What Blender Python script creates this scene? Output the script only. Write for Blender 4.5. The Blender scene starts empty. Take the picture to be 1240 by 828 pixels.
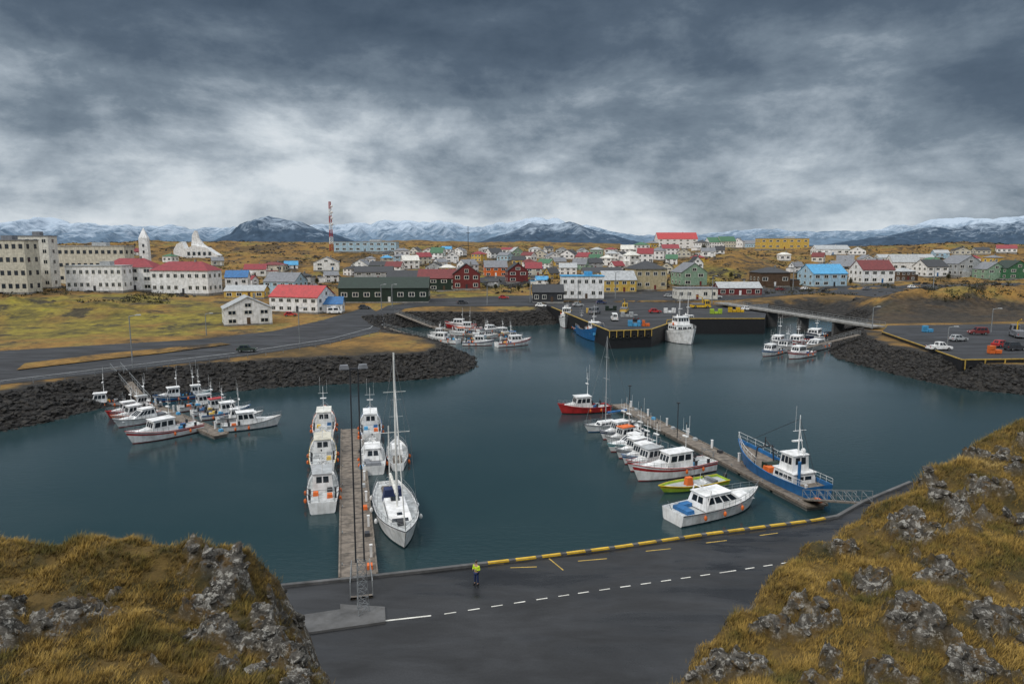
import bpy, math, random
import numpy as np
from mathutils import Vector
random.seed(7); rng=np.random.default_rng(7)
SC=bpy.context.scene; COL=SC.collection
F=830.; CH=28.; PT=math.atan(116/830); cp,sp=math.cos(PT),math.sin(PT)
def ray(px,py):
    u=(px-620)/F; v=(414-py)/F; return (u,cp+v*sp,-sp+v*cp)
def P(px,py,z=0.):
    d=ray(px,py); t=(z-CH)/d[2]; return Vector((d[0]*t,d[1]*t,z))
def R3(px,py,t):
    d=ray(px,py); return Vector((d[0]*t,d[1]*t,CH+d[2]*t))
cam=bpy.data.objects.new('camera',bpy.data.cameras.new('camera')); COL.objects.link(cam)
cam.location=(0,0,CH); cam.rotation_euler=(math.pi/2-PT,0,0)
cam.data.lens=F/1240*36; cam.data.sensor_width=36; cam.data.clip_end=60000; SC.camera=cam
SC.view_settings.view_transform='Standard'; SC.view_settings.look='None'; SC.view_settings.exposure=0
# ---------- noise
_T=rng.random((256,256))
def vn(x,y):
    xi=np.floor(x).astype(int); yi=np.floor(y).astype(int); fx=x-xi; fy=y-yi
    fx=fx*fx*(3-2*fx); fy=fy*fy*(3-2*fy); a=xi&255; b=yi&255; a1=(xi+1)&255; b1=(yi+1)&255
    return (_T[a,b]*(1-fx)+_T[a1,b]*fx)*(1-fy)+(_T[a,b1]*(1-fx)+_T[a1,b1]*fx)*fy
def fbm(x,y,o=4):
    s=0.;a=.5;k=0.
    for i in range(o):
        s=s+a*vn(x+17.3*i,y-9.1*i); k+=a; a*=.5; x=x*2.03; y=y*2.03
    return s/k
# ---------- materials
def nodes(name):
    m=bpy.data.materials.new(name); m.use_nodes=True; nt=m.node_tree; b=nt.nodes['Principled BSDF']; return m,nt,b
def ramp(nt,fac,stops):
    r=nt.nodes.new('ShaderNodeValToRGB'); e=r.color_ramp.elements
    while len(e)<len(stops): e.new(.5)
    for i,(p,c) in enumerate(stops): e[i].position=p; e[i].color=(*c,1) if len(c)==3 else c
    nt.links.new(fac,r.inputs[0]); return r.outputs[0]
def noise(nt,scale,detail=5,vec=None,dist=0,rough=.55):
    n=nt.nodes.new('ShaderNodeTexNoise'); n.inputs['Scale'].default_value=scale; n.inputs['Detail'].default_value=detail
    n.inputs['Distortion'].default_value=dist; n.inputs['Roughness'].default_value=rough
    if vec is None: vec=pos(nt)
    nt.links.new(vec,n.inputs['Vector']); return n.outputs['Fac']
def pos(nt,sc=None):
    g=nt.nodes.new('ShaderNodeNewGeometry').outputs['Position']
    if sc:
        m=nt.nodes.new('ShaderNodeVectorMath'); m.operation='MULTIPLY'; nt.links.new(g,m.inputs[0]); m.inputs[1].default_value=sc; g=m.outputs[0]
    return g
def bump(nt,b,h,st,d=.1):
    n=nt.nodes.new('ShaderNodeBump'); n.inputs['Strength'].default_value=st; n.inputs['Distance'].default_value=d
    nt.links.new(h,n.inputs['Height']); nt.links.new(n.outputs[0],b.inputs['Normal'])
def mixc(nt,f,a,b,bt='MIX'):
    m=nt.nodes.new('ShaderNodeMix'); m.data_type='RGBA'; m.blend_type=bt
    for s,v in ((0,f),(6,a),(7,b)):
        if hasattr(v,'links'): nt.links.new(v,m.inputs[s])
        else: m.inputs[s].default_value=v if s==0 else (*v,1)
    return m.outputs[2]
def ma(nt,op,a,b,c=None):
    m=nt.nodes.new('ShaderNodeMath'); m.operation=op
    for i,v in enumerate((a,b,c)):
        if v is None: continue
        if isinstance(v,(int,float)): m.inputs[i].default_value=v
        else: nt.links.new(v,m.inputs[i])
    return m.outputs[0]
def attr(nt,n):
    a=nt.nodes.new('ShaderNodeAttribute'); a.attribute_name=n; return a.outputs['Fac']
_M={}
def M(name,c=None,rough=.5,var=.18,sc=.9,metal=0,bp=0):
    if name in _M: return _M[name]
    m,nt,b=nodes(name)
    f=noise(nt,sc,6); lo=[x*(1-var*1.6) for x in c]; hi=[min(1,x*(1+var*.6)) for x in c]
    col=ramp(nt,f,[(.28,lo),(.62,hi)]); st=noise(nt,1.6,5,pos(nt,(1.4,1.4,.18)))
    col=mixc(nt,.5,col,ramp(nt,st,[(.35,(.62,.6,.56)),(.6,(1,1,1))]),'MULTIPLY')
    nt.links.new(col,b.inputs['Base Color'])
    b.inputs['Roughness'].default_value=rough; b.inputs['Metallic'].default_value=metal
    if bp: bump(nt,b,noise(nt,sc*8,4),bp,.05)
    _M[name]=m; return m
for n,c in dict(white=(.9,.91,.9),offwhite=(.74,.73,.67),cream=(.62,.59,.49),beige=(.52,.44,.27),yellow=(.68,.46,.1),mustard=(.56,.38,.08),red=(.46,.03,.03),
    darkred=(.17,.025,.025),roofred=(.27,.03,.04),orange=(.75,.16,.03),blue=(.02,.14,.36),sky=(.08,.36,.64),navy=(.015,.03,.1),lightblue=(.42,.6,.72),green=(.05,.16,.08),darkgreen=(.012,.03,.02),
    palegreen=(.25,.38,.28),lime=(.4,.58,.05),grey=(.2,.21,.23),lightgrey=(.42,.44,.45),dark=(.035,.038,.044),black=(.012,.012,.014),brown=(.1,.06,.035),teal=(.03,.25,.28),
    safetyyellow=(.72,.45,.02),hivis=(.6,.8,.03),skin=(.5,.3,.2),sailwhite=(.8,.8,.76)).items(): M(n,c,.4 if n in('white','red','blue') else .6)
M('concrete',(.26,.255,.24),.85,.3,.6,bp=.3); M('darkconcrete',(.11,.11,.11),.85,.3,.6,bp=.3); M('planks',(.19,.16,.13),.8,.35,1.5,bp=.3); M('steel',(.35,.37,.38),.4,.2,2,metal=.6)
M('galv',(.3,.32,.33),.5,.2,2,metal=.3); M('rubber',(.015,.015,.015),.8); M('bark',(.06,.045,.03),.9)
m,nt,b=nodes('glass_dark'); b.inputs['Base Color'].default_value=(.015,.022,.03,1); b.inputs['Roughness'].default_value=.08; _M['glass']=m
M('deck',(.5,.52,.52),.7,.25,2)
def asphalt(name,c,wet,dry=.75):
    m,nt,b=nodes(name); f=noise(nt,.22,7,pos(nt,(.5,1.3,1)),.4,.62); g=noise(nt,9,5)
    c1=ramp(nt,f,[(.34,[x*.5 for x in c]),(.5,c),(.66,[x*1.7 for x in c])])
    nt.links.new(mixc(nt,.8,c1,ramp(nt,g,[(.3,(.6,.6,.6)),(.75,(1.25,1.25,1.25))]),'MULTIPLY'),b.inputs['Base Color'])
    r=ramp(nt,noise(nt,.13,6,pos(nt,(.6,2.2,1)),.3,.6),[(.42,(wet,)*3),(.58,(dry,)*3)]); nt.links.new(r,b.inputs['Roughness'])
    bump(nt,b,g,.15,.02); _M[name]=m
asphalt('asphalt_wet',(.021,.022,.024),.2); asphalt('asphalt',(.024,.026,.03),.6,.9)
m,nt,b=nodes('terrain'); n1=noise(nt,.03,9,rough=.68); n2=noise(nt,.6,6); n3=noise(nt,.09,8,rough=.7)
brown=ramp(nt,n1,[(.3,(.03,.022,.009)),(.42,(.1,.06,.015)),(.52,(.24,.13,.026)),(.6,(.19,.14,.03)),(.72,(.07,.07,.016))])
green=ramp(nt,noise(nt,.12,8,rough=.7),[(.34,(.06,.05,.012)),(.48,(.15,.12,.018)),(.58,(.24,.19,.022)),(.7,(.17,.17,.02))])
rock=ramp(nt,n2,[(.3,(.006,.006,.006)),(.7,(.032,.028,.023))])
c=mixc(nt,attr(nt,'lawn'),brown,green); c=mixc(nt,ramp(nt,n3,[(.53,(0,0,0)),(.59,(.85,.85,.85))]),c,rock); c=mixc(nt,attr(nt,'shore'),c,rock)
c=mixc(nt,.7,c,ramp(nt,n2,[(.3,(.5,.5,.5)),(.7,(1.4,1.4,1.4))]),'MULTIPLY')
nt.links.new(c,b.inputs['Base Color']); b.inputs['Roughness'].default_value=.95; bump(nt,b,n2,.7,.8); _M['terrain']=m
m,nt,b=nodes('basalt'); f=noise(nt,1.3,6)
nt.links.new(ramp(nt,f,[(.3,(.006,.006,.006)),(.55,(.02,.018,.016)),(.75,(.055,.047,.036))]),b.inputs['Base Color']); b.inputs['Roughness'].default_value=.85; bump(nt,b,noise(nt,4,5),.5,.2); _M['basalt']=m
m,nt,b=nodes('crag'); f=noise(nt,2.2,9,rough=.72); l=noise(nt,4.6,9,rough=.78)
r1=ramp(nt,f,[(.32,(.01,.01,.009)),(.46,(.065,.058,.047)),(.64,(.19,.172,.145))]); lich=ramp(nt,l,[(.52,(0,0,0)),(.575,(1,1,1))])
r2=mixc(nt,lich,r1,(.46,.44,.39)); r2=mixc(nt,ramp(nt,noise(nt,2.1,6,rough=.7),[(.54,(0,0,0)),(.6,(.9,.9,.9))]),r2,(.12,.07,.018))
g1=ramp(nt,noise(nt,.9,8,rough=.65),[(.28,(.03,.03,.008)),(.42,(.075,.055,.013)),(.55,(.15,.093,.02)),(.75,(.22,.15,.04))])
nt.links.new(mixc(nt,attr(nt,'rock'),g1,r2),b.inputs['Base Color']); b.inputs['Roughness'].default_value=.95
bump(nt,b,noise(nt,6,8,rough=.75),1.,.2); _M['crag']=m
m,nt,b=nodes('dry_grass'); f=noise(nt,.5,9,rough=.74); g=noise(nt,7,3)
a=ramp(nt,f,[(.32,(.07,.075,.016)),(.43,(.16,.125,.024)),(.52,(.31,.2,.042)),(.6,(.42,.28,.07)),(.72,(.56,.43,.18))])
a=mixc(nt,1.,a,ramp(nt,g,[(.3,(.5,.48,.45)),(.7,(1.35,1.35,1.3))]),'MULTIPLY')
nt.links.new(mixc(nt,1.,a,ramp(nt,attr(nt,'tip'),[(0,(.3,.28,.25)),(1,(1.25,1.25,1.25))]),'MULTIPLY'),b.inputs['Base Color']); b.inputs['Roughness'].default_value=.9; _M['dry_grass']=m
m,nt,b=nodes('sea_water'); b.inputs['Base Color'].default_value=(.018,.041,.046,1); b.inputs['IOR'].default_value=1.38
nt.links.new(ramp(nt,noise(nt,.02,5,pos(nt,(1,1.8,1))),[(.4,(.07,)*3),(.65,(.22,)*3)]),b.inputs['Roughness'])
bump(nt,b,noise(nt,1.3,6,pos(nt,(.6,1.2,1)),rough=.62),.22,.12); _M['water']=m
def mtn(name,lo,hi,dark,snow,sc):
    m,nt,b=nodes(name); s=nt.nodes.new('ShaderNodeSeparateXYZ'); nt.links.new(pos(nt),s.inputs[0])
    n=noise(nt,sc,10,pos(nt,(1,1,.6)),1.2,.72)
    v=ma(nt,'MULTIPLY_ADD',n,900,s.outputs[2]); mr=nt.nodes.new('ShaderNodeMapRange'); nt.links.new(v,mr.inputs[0]); mr.inputs[1].default_value=lo; mr.inputs[2].default_value=hi
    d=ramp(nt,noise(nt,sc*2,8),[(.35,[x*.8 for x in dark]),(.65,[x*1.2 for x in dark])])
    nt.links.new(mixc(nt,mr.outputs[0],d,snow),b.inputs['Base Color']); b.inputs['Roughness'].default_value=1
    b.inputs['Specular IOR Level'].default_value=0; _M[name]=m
mtn('far_mountain',580,800,(.13,.19,.26),(.44,.52,.61),.004); mtn('near_mountain',600,770,(.055,.085,.125),(.34,.41,.49),.006)  # distance haze is painted into these bluish rock and snow colours
# ---------- mesh builder
class MB:
    def __init__(s): s.v=[];s.f=[];s.m=[]
    def add(s,vs,fs,mi=0):
        o=len(s.v); s.v+=[tuple(p) for p in vs]; s.f+=[[i+o for i in f] for f in fs]; s.m+=[mi]*len(fs); return s
    def box(s,cx,cy,z0,sx,sy,h,mi=0,tx=1,ty=1,ox=0,rz=0):
        a,b=sx/2,sy/2; vs=[(-a,-b,z0),(a,-b,z0),(a,b,z0),(-a,b,z0),(-a*tx+ox,-b*ty,z0+h),(a*tx+ox,-b*ty,z0+h),(a*tx+ox,b*ty,z0+h),(-a*tx+ox,b*ty,z0+h)]
        c,q=math.cos(rz),math.sin(rz)
        return s.add([(cx+x*c-y*q,cy+x*q+y*c,z) for x,y,z in vs],[(3,2,1,0),(4,5,6,7),(0,1,5,4),(1,2,6,5),(2,3,7,6),(3,0,4,7)],mi)
    def tube(s,p,q,r,mi=0,n=6,r2=None):
        p=Vector(p);q=Vector(q);d=(q-p)
        if d.length<1e-6: return s
        d.normalize(); a=d.orthogonal().normalized(); b=d.cross(a); r2=r if r2 is None else r2
        vs=[p+(a*math.cos(t)+b*math.sin(t))*r for t in [k*2*math.pi/n for k in range(n)]]+[q+(a*math.cos(t)+b*math.sin(t))*r2 for t in [k*2*math.pi/n for k in range(n)]]
        return s.add(vs,[(k,(k+1)%n,n+(k+1)%n,n+k) for k in range(n)]+[list(range(n))[::-1],list(range(n,2*n))],mi)
    def path(s,pts,r,mi=0,n=5):
        for a,b in zip(pts,pts[1:]): s.tube(a,b,r,mi,n)
        return s
    def ell(s,c,rx,ry,rz,mi=0,n=8,m=6):
        vs=[(c[0],c[1],c[2]-rz)]
        for j in range(1,m):
            t=-math.pi/2+math.pi*j/m
            vs+=[(c[0]+rx*math.cos(t)*math.cos(k*2*math.pi/n),c[1]+ry*math.cos(t)*math.sin(k*2*math.pi/n),c[2]+rz*math.sin(t)) for k in range(n)]
        vs.append((c[0],c[1],c[2]+rz)); fs=[(0,1+(k+1)%n,1+k) for k in range(n)]
        for j in range(m-2): fs+=[(1+j*n+k,1+j*n+(k+1)%n,1+(j+1)*n+(k+1)%n,1+(j+1)*n+k) for k in range(n)]
        o=1+(m-2)*n; fs+=[(o+k,o+(k+1)%n,len(vs)-1) for k in range(n)]
        return s.add(vs,fs,mi)
    def prism(s,poly,z0,z1,mi=0,ms=None):
        n=len(poly); vs=[(p[0],p[1],z0) for p in poly]+[(p[0],p[1],z1) for p in poly]
        s.add(vs,[list(range(n,2*n))],mi); o=len(s.v)-2*n
        s.f+=[[o+k,o+(k+1)%n,o+n+(k+1)%n,o+n+k] for k in range(n)]+[[o+k for k in range(n)][::-1]]; s.m+=[mi if ms is None else ms]*(n+1); return s
    def win(s,a,b,c,d,u0,u1,v0,v1,mi=0,off=.02):
        a,b,c,d=map(Vector,(a,b,c,d)); n=(b-a).cross(d-a).normalized()*off
        g=lambda u,v:(a*(1-u)+b*u)*(1-v)+(d*(1-u)+c*u)*v
        q=[g(u0,v0),g(u1,v0),g(u1,v1),g(u0,v1)]
        return s.add([p-n for p in q]+[p+n for p in q],[(4,5,6,7),(3,2,1,0),(0,1,5,4),(1,2,6,5),(2,3,7,6),(3,0,4,7)],mi)
    def build(s,name,mats,parent=None,smooth=False,label=None,cat=None,group=None,kind=None,loc=None):
        me=bpy.data.meshes.new(name); me.from_pydata(s.v,[],s.f)
        if isinstance(mats,str): mats=[mats]
        for k in mats: me.materials.append(_M[k])
        me.polygons.foreach_set('material_index',s.m)
        if smooth: me.polygons.foreach_set('use_smooth',[True]*len(s.f))
        o=bpy.data.objects.new(name,me); COL.objects.link(o); o.parent=parent
        if loc: o.location=loc
        tag(o,label,cat,group,kind); return o
def tag(o,label=None,cat=None,group=None,kind=None):
    if label:o['label']=label
    if cat:o['category']=cat
    if group:o['group']=group
    if kind:o['kind']=kind
def root(name,loc,rz,label,cat,group=None):
    o=bpy.data.objects.new(name,None); COL.objects.link(o); o.location=loc; o.rotation_euler=(0,0,rz); o.empty_display_size=.2; tag(o,label,cat,group); return o
def npmesh(name,V,Fc,mat,kind='structure',smooth=True,attrs={},label=None,cat=None):
    k=Fc.shape[1]; me=bpy.data.meshes.new(name); me.vertices.add(len(V)); me.vertices.foreach_set('co',V.astype('f').ravel())
    me.loops.add(Fc.size); me.loops.foreach_set('vertex_index',Fc.ravel().astype('i')); me.polygons.add(len(Fc))
    me.polygons.foreach_set('loop_start',np.arange(0,Fc.size,k).astype('i')); me.update(calc_edges=True); me.validate()
    me.polygons.foreach_set('use_smooth',np.full(len(me.polygons),smooth)); me.materials.append(_M[mat])
    for n,a in attrs.items(): q=me.attributes.new(n,'FLOAT','POINT'); q.data.foreach_set('value',a.astype('f').ravel())
    o=bpy.data.objects.new(name,me); COL.objects.link(o); tag(o,label,cat,None,kind); return o
def gridfaces(r,c):
    i=np.arange(r*c).reshape(r,c); return np.stack([i[:-1,:-1],i[:-1,1:],i[1:,1:],i[1:,:-1]],-1).reshape(-1,4)
def sdist(x,y,poly):
    d=np.full(x.shape,1e18); ins=np.zeros(x.shape,bool); n=len(poly)
    for i in range(n):
        ax,ay=poly[i]; bx,by=poly[(i+1)%n]; ex,ey=bx-ax,by-ay; t=np.clip(((x-ax)*ex+(y-ay)*ey)/(ex*ex+ey*ey+1e-12),0,1)
        d=np.minimum(d,(x-ax-ex*t)**2+(y-ay-ey*t)**2)
        if ay!=by: ins^=((ay>y)!=(by>y))&(x<ex*(y-ay)/(by-ay)+ax)
    d=np.sqrt(d); return np.where(ins,d,-d)
def W(pts,z=0): return [tuple(P(a,b,z)[:2]) for a,b in pts]
# ---------- terrain
LAND=W([(-260,580),(-100,545),(0,523),(60,512),(105,499),(170,486),(250,476),(330,470),(420,465),(500,461),(550,456),(578,444),(574,432),(548,423),(512,417),(486,408),(474,399),(496,396),(600,396),(672,393),(690,384),(830,384),(922,398),(932,387),(985,382),(1022,390),(1002,404),(1000,418),(1010,433),(1060,448),(1110,460),(1165,472),(1240,478),(1400,494),(1700,520)])+[(9500,102),(9500,9500),(-9500,9500),(-9500,80)]
BUMPS=[(-215,275,5.5,90,45),(-175,228,3.5,45,13),(-120,235,1.5,40,25),(-330,700,12,260,180),(-150,1000,11,350,180),(130,430,6,38,40),(165,470,6,50,60),(330,640,7,90,90),(165,259,5,60,13),(215,262,4,50,16),(260,290,4,80,22),(-60,700,5,120,80),(160,700,6,90,60),(420,600,8,100,80),(-420,420,8,120,90),(60,560,4,60,50),(500,900,6,260,120),(100,1000,4,300,90)]
def Hh(x,y):
    x=np.asarray(x,float); y=np.asarray(y,float); sd=sdist(x,y,LAND)
    b=4.2+.0415*np.clip(y-252,0,350)+.001*np.clip(y-600,0,3000)
    for cx,cy,a,sx,sy in BUMPS: b=b+a*np.exp(-((x-cx)/sx)**2-((y-cy)/sy)**2)
    k=np.clip((y-300)/150,0,1)*np.clip((sd-12)/20,0,1); b=b+k*(fbm(x/45,y/45,3)-.5)*7+np.clip((y-600)/600,0,1)*(fbm(x/200,y/200,4)-.55)*13
    b=b+np.clip((y-305)/20,0,1)*(fbm(x/11,y/11,3)-.5)*2.8+np.exp(-((y-258)/14)**2)*np.clip((x-95)/20,0,1)*(fbm(x/7,y/7,3)-.4)*5
    b=b+np.exp(-((y-234)/15)**2)*np.clip((-x-110)/20,0,1)*(fbm(x/10,y/8,4)-.45)*5
    sh=-.4+(sd)*.5+(fbm(x/1.6,y/1.6,2)-.5)*1.1
    return np.where(sd>-6,np.minimum(b,np.maximum(sh,-3)),-3.),sd
def G(px,py,tmin=90):
    d=ray(px,py); t=np.concatenate([np.arange(tmin,420,1.),np.arange(420,3000,4.)]); h,_=Hh(d[0]*t,d[1]*t); z=CH+d[2]*t
    k=np.where(z<h)[0]; i=k[0] if len(k) else int(np.argmin(np.abs(t-900)))
    if i>0 and len(k):
        a=z[i-1]-h[i-1]; b=z[i]-h[i]; tt=t[i-1]+(t[i]-t[i-1])*a/(a-b)
    else: tt=t[i]
    tt=min(tt,1000.); x,y=d[0]*tt,d[1]*tt; return Vector((x,y,float(Hh(np.array([x]),np.array([y]))[0][0]))),tt
ys=[75.]
while ys[-1]<700: ys.append(ys[-1]*1.0062)
while ys[-1]<9000: ys.append(ys[-1]*1.02)
ys=np.array(ys); us=np.linspace(-1.15,1.15,440); X=us[None,:]*ys[:,None]; Y=np.repeat(ys[:,None],len(us),1)
Z,SD=Hh(X,Y)
shore=np.clip((13.5-SD+(fbm(X/5,Y/5,3)-.5)*8)/3,0,1); shore=np.maximum(shore,np.clip((sdist(X,Y,W([(985,386),(1060,393),(1300,389),(1300,380),(1060,376),(960,378)],4))+2)/4,0,.85))
lawn=np.zeros_like(X)
for pl in ([(0,412),(60,410),(250,406),(290,380),(262,366),(150,356),(0,362)],[(505,371),(652,369),(645,358),(520,352)],[(590,350),(660,345),(640,330),(560,336)],[(800,344),(880,345),(900,330),(850,320)]):
    lawn=np.maximum(lawn,np.clip(sdist(X,Y,[tuple(G(a,b)[0][:2]) for a,b in pl])/6+.5,0,1)*np.clip(fbm(X/12,Y/12,3)*2.6-.35,0,1))
npmesh('ground',np.stack([X,Y,Z],-1).reshape(-1,3),gridfaces(*X.shape),'terrain',attrs={'shore':shore,'lawn':lawn})
MB().add([(-30000,-200,0),(30000,-200,0),(30000,30000,0),(-30000,30000,0)],[(0,1,2,3)]).build('water','water',kind='structure')
ico=[]; ph=(1+5**.5)/2
for a in(-1,1):
    for b in(-ph,ph): ico+=[(0,a,b),(a,b,0),(b,0,a)]
ico=np.array(ico)/math.sqrt(1+ph*ph)
def hullfaces(v):
    fs=[]
    for i in range(12):
        for j in range(i+1,12):
            for k in range(j+1,12):
                e=[np.linalg.norm(v[i]-v[j]),np.linalg.norm(v[j]-v[k]),np.linalg.norm(v[i]-v[k])]
                if max(e)<1.1:
                    n=np.cross(v[j]-v[i],v[k]-v[i]); fs.append((i,j,k) if n@v[i]>0 else (i,k,j))
    return np.array(fs)
IF=hullfaces(ico)
def rocks(name,pts,sz,mat,flat=.7,**kw):
    n=len(pts); V=ico[None]*(1+rng.uniform(-.28,.28,(n,12,1)))
    a=rng.uniform(0,6.28,n); b=rng.uniform(0,1.2,n); ca,sa,cb,sb=np.cos(a)[:,None],np.sin(a)[:,None],np.cos(b)[:,None],np.sin(b)[:,None]
    x,y,z=V[...,0]*1.2,V[...,1],V[...,2]*flat; y,z=y*cb-z*sb,y*sb+z*cb; x,y=x*ca-y*sa,x*sa+y*ca
    V=np.stack([x,y,z],-1)*sz[:,None,None]+pts[:,None,:]
    return npmesh(name,V.reshape(-1,3),(IF[None]+12*np.arange(n)[:,None,None]).reshape(-1,3),mat,smooth=False,**kw)
xs=rng.uniform(-190,200,700000); yy=rng.uniform(75,300,700000); h,sd=Hh(xs,yy); k=(sd>-.5)&(sd<9.3)&(yy>78)&(np.abs(xs)<yy*1.0)
k&=~((sd>3)&(yy>262)); idx=np.where(k)[0][:32000]
rocks('riprap',np.stack([xs[idx],yy[idx],h[idx]-.05],-1),.18+.5*rng.random(len(idx))**2.2,'basalt',kind='stuff',label='dark basalt boulders heaped along the harbour shore',cat='boulders')
# ---------- mountains
def mountains(name,prof,D,wid,mat,x0,x1,nx,jag):
    prof=np.array(prof,float); xx=np.linspace(x0,x1,nx); yy=np.linspace(D-wid,D+wid*.5,80); X,Y=np.meshgrid(xx,yy)
    top=np.interp(X/D*F+620,prof[:,0],prof[:,1]); top=top-(fbm(X/260+3,X*0+7.7,5)-.5)*jag; top=20+np.maximum(298-top,.5)/F*D
    q=np.where(Y<D,1-(D-Y)/wid,1-(Y-D)/(wid*.5)); q=np.clip(q,0,1)
    gul=1-np.abs(fbm(X/330+Y/900,Y/1500+2,5)*2-1)*2.2
    Zm=8+(top-8)*(q**1.15)*(1+.75*(gul-.55)*(1-q)**.7*1.3)+(fbm(X/110,Y/110,4)-.5)*45*np.clip(q*3,0,1)*np.clip((1-q)*4,.15,1)
    npmesh(name,np.stack([X,Y,Zm],-1).reshape(-1,3),gridfaces(*X.shape),mat)
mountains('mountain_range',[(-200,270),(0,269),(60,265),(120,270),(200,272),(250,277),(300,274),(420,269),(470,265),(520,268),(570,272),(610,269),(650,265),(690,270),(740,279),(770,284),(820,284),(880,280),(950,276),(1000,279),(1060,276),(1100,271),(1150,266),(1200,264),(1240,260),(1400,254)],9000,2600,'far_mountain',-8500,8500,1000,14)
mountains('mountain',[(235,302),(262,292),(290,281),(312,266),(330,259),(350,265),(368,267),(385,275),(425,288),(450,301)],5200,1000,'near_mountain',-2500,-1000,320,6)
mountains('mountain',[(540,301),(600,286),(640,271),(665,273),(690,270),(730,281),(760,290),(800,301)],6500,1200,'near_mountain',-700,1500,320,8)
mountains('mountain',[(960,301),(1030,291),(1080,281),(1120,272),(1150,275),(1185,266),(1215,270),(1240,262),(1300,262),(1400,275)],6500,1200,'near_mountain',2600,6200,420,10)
# ---------- roads
def ribbon(name,L,Rr,mat,dz=.05,n=60,z=None,kind='structure'):
    def samp(pts):
        w=[G(a,b)[0] if z is None else P(a,b,z) for a,b in pts]
        w=np.array([(p[0],p[1]) for p in w]); s=np.r_[0,np.cumsum(np.hypot(*np.diff(w,axis=0).T))]; t=np.linspace(0,s[-1],n)
        return np.stack([np.interp(t,s,w[:,0]),np.interp(t,s,w[:,1])],-1)
    a,b=samp(L),samp(Rr); k=np.linspace(0,1,9)[None,:,None]; V=a[:,None]*(1-k)+b[:,None]*k
    h=Hh(V[...,0],V[...,1])[0] if z is None else np.full(V.shape[:2],z)
    return npmesh(name,np.concatenate([V,(h+dz)[...,None]],-1).reshape(-1,3),gridfaces(n,9),mat,kind=kind)
ribbon('coast_road',[(-60,462),(0,453),(150,436),(300,418),(400,404),(440,391),(455,377),(470,370),(520,364)],[(-60,478),(0,466),(150,449),(300,431),(400,416),(458,402),(474,387),(490,374),(530,369)],'asphalt',.06,120)
ribbon('car_park',[(-60,432),(0,425),(100,419),(240,411),(330,401),(390,388),(445,370)],[(-60,464),(0,455),(150,438),(300,420),(400,406),(442,392),(457,378)],'asphalt',.04,120)
ribbon('verge',[(30,441),(120,430),(200,422),(268,416)],[(20,449),(110,438),(200,428),(280,417.5)],'terrain',.22)
ribbon('town_street',[(500,362),(640,358),(760,354),(880,350),(1000,347),(1150,345),(1260,343)],[(500,371),(640,371),(760,368),(880,364),(1000,354),(1150,350),(1260,348)],'asphalt',.12,90)
ribbon('hill_street',[(560,340),(600,334),(640,330)],[(640,346),(652,338),(660,332)],'asphalt',.1)
ribbon('road_line',[(0,461.4),(150,443.5),(300,425.5),(400,410.5),(448,397.5),(465,383)],[(0,461.7),(150,443.8),(300,425.8),(400,410.8),(448.5,397.7),(465.5,383.2)],'lightgrey',.09)
# near quay
EDGE=[(-260,785),(60,744),(330,710),(420,701),(510,691),(640,676),(750,662),(860,646),(985,630),(1012,625),(1042,608),(1100,584)]
e=W(EDGE,4.0); e=[(-140,e[0][1]+6)]+e+[(75,84),(75,-60),(-140,-60)]
MB().prism(e,-3,4.0,0,1).build('quay_road',['asphalt_wet','concrete'],kind='structure')
def along(pts,z,step):
    w=[P(a,b,z) for a,b in pts]; out=[]
    for a,b in zip(w,w[1:]):
        n=max(1,int((b-a).length/step)); out+=[a+(b-a)*i/n for i in range(n)]
    return out+[w[-1]]
def strip(mb,a,b,w,h,z,mi=0,side=0):
    d=(b-a); L=d.length; m=(a+b)/2; rz=math.atan2(d.y,d.x); nx,ny=-math.sin(rz),math.cos(rz)
    mb.box(m.x+nx*side,m.y+ny*side,z,L,w,h,mi,rz=rz)
kb=MB(); ke=along(EDGE[1:],4,3.0)
for a,b in zip(ke,ke[1:]): strip(kb,a,b,.32,.2,4.0,side=-.2)
kb.build('kerb','darkconcrete',kind='structure')
yk=MB(); ke=along([(590,681.8),(640,676),(750,662),(860,646),(985,630),(1012,625)],4,.5); i=0
while i<len(ke)-5:
    for j in range(3): strip(yk,ke[i+j],ke[i+j+1],.2,.012,4.2,side=-.2); strip(yk,ke[i+j],ke[i+j+1],.02,.1,4.1,side=-.375)
    i+=4
yk.build('kerb_paint','safetyyellow',kind='structure')
rm=MB()
def pline(a,b,w,dash=None,gap=0,mi=0,z=4.004):
    A,B=P(*a,4),P(*b,4); L=(B-A).length; d=(B-A)/L; s=0
    while s<L:
        e_=min(L,s+(dash or L)); strip(rm,A+d*s,A+d*e_,w,.004,z,mi); s=e_+gap+1e-3
pline((352,764),(522,745),.14); pline((538,743),(700,718),.1,.8,.8); pline((700,718),(880,692),.1,.8,.8); pline((880,692),(1010,672),.1,.8,.8)
for a,b in (((618,687),(650,686)),((588,684),(610,682)),((665,676),(682,690)),((700,679),(735,676)),((782,667),(812,664)),((855,657),(880,654)),((920,648),(942,645))): pline(a,b,.1,mi=1)
rm.build('road_markings',['offwhite','mustard'],kind='structure')
MB().prism(W([(352,746),(412,737),(412,731),(466,734),(467,752),(360,767)],4.15),3.9,4.15).build('concrete_pad','darkconcrete',kind='structure')
MB().prism(W([(640,361),(668,372),(738,401),(789,399),(826,386),(926,386),(932,364)],4.9),-3,4.9,0,1).build('pier_quay',['asphalt','black'],kind='structure')
MB().prism(W([(1165,436),(1240,435),(1420,446),(1420,400),(1240,392),(1075,394),(1068,402)],4.9),-3,4.9,0,1).build('right_quay',['asphalt','black'],kind='structure')
def bumper(pts,z,mi,w_=.3):
    q=MB(); w=along(pts,z,4)
    for a,b in zip(w,w[1:]): strip(q,a,b,w_,.2,z)
    q.build('kerb',mi,kind='structure')
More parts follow.
